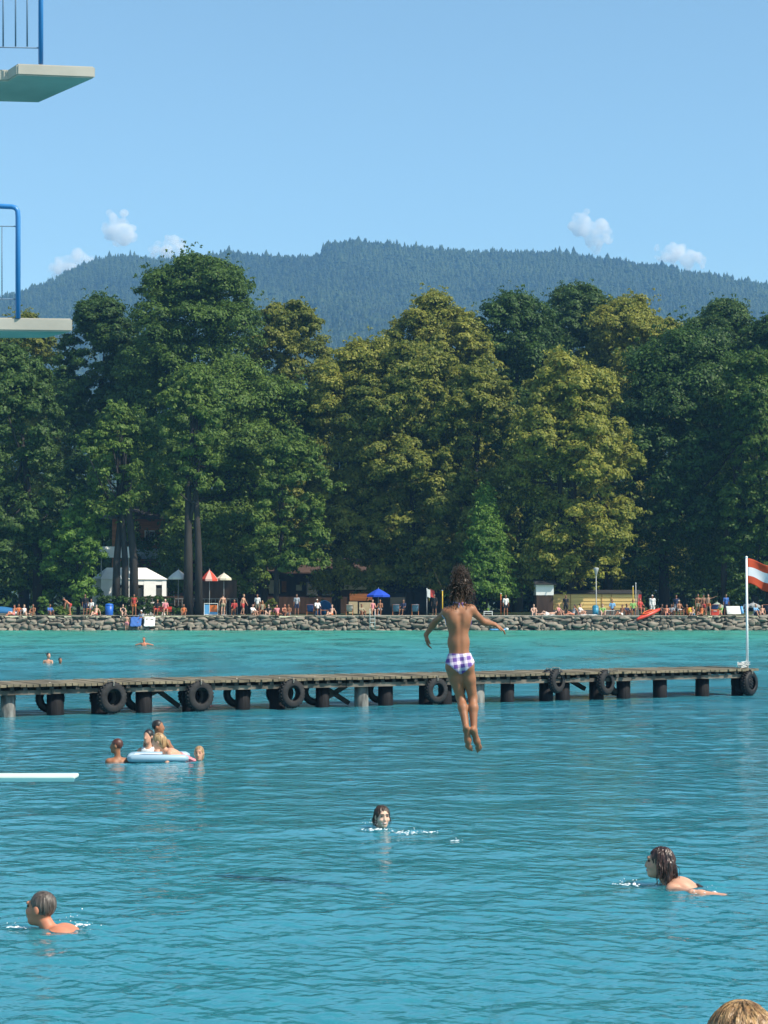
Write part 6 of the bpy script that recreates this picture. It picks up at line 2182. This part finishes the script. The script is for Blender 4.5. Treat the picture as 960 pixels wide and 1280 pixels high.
# ------------------------------------------------------------------ splashes
FOAM = mat('white_foam', (.82, .86, .88), .3, spec=.5)


def splash(px, py, w, d, n, label, h=.06, seed=0, tail=0.0):
    r = np.random.default_rng(seed)
    c = on(px, py, 0)
    bm = bmesh.new()
    for i in range(n):
        u = r.normal(0, .45)
        x = u * w + tail * abs(r.normal(0, .6)); y = r.normal(0, .4) * d
        q = r.random()
        rad = (.0035 + .008 * r.random() ** 2)
        if q < .6:        # foam lying on the water
            bmesh.ops.create_icosphere(bm, subdivisions=1, radius=1, matrix=Matrix.Translation((x, y, .012)) @ Matrix.Rotation(r.uniform(0, 3), 4, 'Z') @ Matrix.Diagonal((rad * r.uniform(1.2, 3.5), rad * r.uniform(1, 2), rad * .6, 1)))
        else:             # flying drops
            bmesh.ops.create_icosphere(bm, subdivisions=1, radius=rad * .55, matrix=Matrix.Translation((x, y, abs(r.normal(0, h)) + .01)))
    o = bm_obj('splash', bm, FOAM, None, smooth=True)
    o.location = c
    tag(o, label, 'splash', kind='stuff')


splash(20, 1161, .12, .05, 22, 'drops of water before the face of the swimming man', .03, 1)
splash(98, 1158, .16, .10, 34, 'drops and foam behind the shoulder of the swimming man', .05, 2)
splash(470, 1038, .16, .14, 60, 'splash in front of the laughing woman', .07, 3)
splash(515, 1042, .34, .16, 70, 'streak of foam trailing right of the laughing woman', .02, 4)
splash(570, 1052, .06, .08, 14, 'few drops on the water right of the foam streak', .02, 5)
splash(785, 1107, .13, .10, 40, 'foam pushed ahead by the swimming woman', .03, 6)
splash(880, 1117, .16, .08, 26, 'drops around the arm of the swimming woman', .03, 7)
splash(228, 952, .22, .12, 22, 'splashes between the float and the blond child', .04, 8)

# ------------------------------------------------------------------ spectators on the near landing
bm = bmesh.new()
for i in range(11):
    add_box(bm, (0, -2.9 + i * .6, 0), (14, .585, .06), None, .006)
o = bm_obj('planks', bm, WOOD)
ld = empty('landing_stage', (0, 2.7, .60), 0, 'wooden landing stage the spectators sit on', 'landing stage')
o.parent = ld
bm = bmesh.new()
for x in (-6.5, -3.2, 0, 3.2, 6.5):
    add_box(bm, (x, 0, -.13), (.14, 6.4, .18))
    for y in (-2.6, 2.7):
        add_tube(bm, [(x, y, -2.2), (x, y, -.05)], .12, 10)
bm_obj('posts', bm, WOOD_D, ld)


def onlooker(px, py_top, Y, label, hair, seed, S=1.0, n=160):
    X = sx(px, Y)
    ztop = at(px, py_top, Y)[2]
    pose = P_chair(.0)
    pose['t'] = (0, -.05, 1); pose['hu'] = (.05, .06, 1); pose['legs'] = [((-.1, .95, -.12), (0, .05, -1)), ((.1, .95, -.12), (0, .05, -1))]
    pose['p'] = (0, 0, .10)
    J = skeleton(pose, S, .3)
    top_ = J['head'][2] + .135 * J['hs']
    root, J, _, body = person(label, pose, (X, Y, ztop - top_), 0, S=S, child=.3, skin='fair', hair=hair, style='bob', vox=.012, fine=True, wear=[('shirt', FAB['grey'], SHIRT, .012), trunks('navy', .8)], face=True)
    r = np.random.default_rng(seed)
    c, u, f, rr = J['head'], J['hu'], J['hf'], J['hr']
    s = J['hs']
    paths = []
    for i in range(n):              # a few loose hairs standing off the surface
        a = r.uniform(0, 2 * math.pi)
        p0 = c + u * .03 * s - f * .02 * s
        pts = []
        h0 = r.uniform(.1, 1.2)
        for t in np.linspace(0, 1, 7):
            e = h0 + .5 - t * r.uniform(.5, .7)
            d = rr * math.cos(a + .2 * t) * .088 * math.cos(e) + f * math.sin(a + .2 * t) * .104 * math.cos(e) + u * .102 * math.sin(e)
            pts.append(p0 + d * s * (1.0 + .02 * math.sin(3.1 * t)))
        paths.append(pts)
    strand_mesh('loose_hair', paths, .0012, HAIR[hair], root, 3)
    return root


onlooker(917, 1249, 5.0, 'blond-haired onlooker in the bottom corner, only the crown of the head in view', 'blond', 21)
# ------------------------------------------------------------------ tidy
bpy.context.view_layer.update()
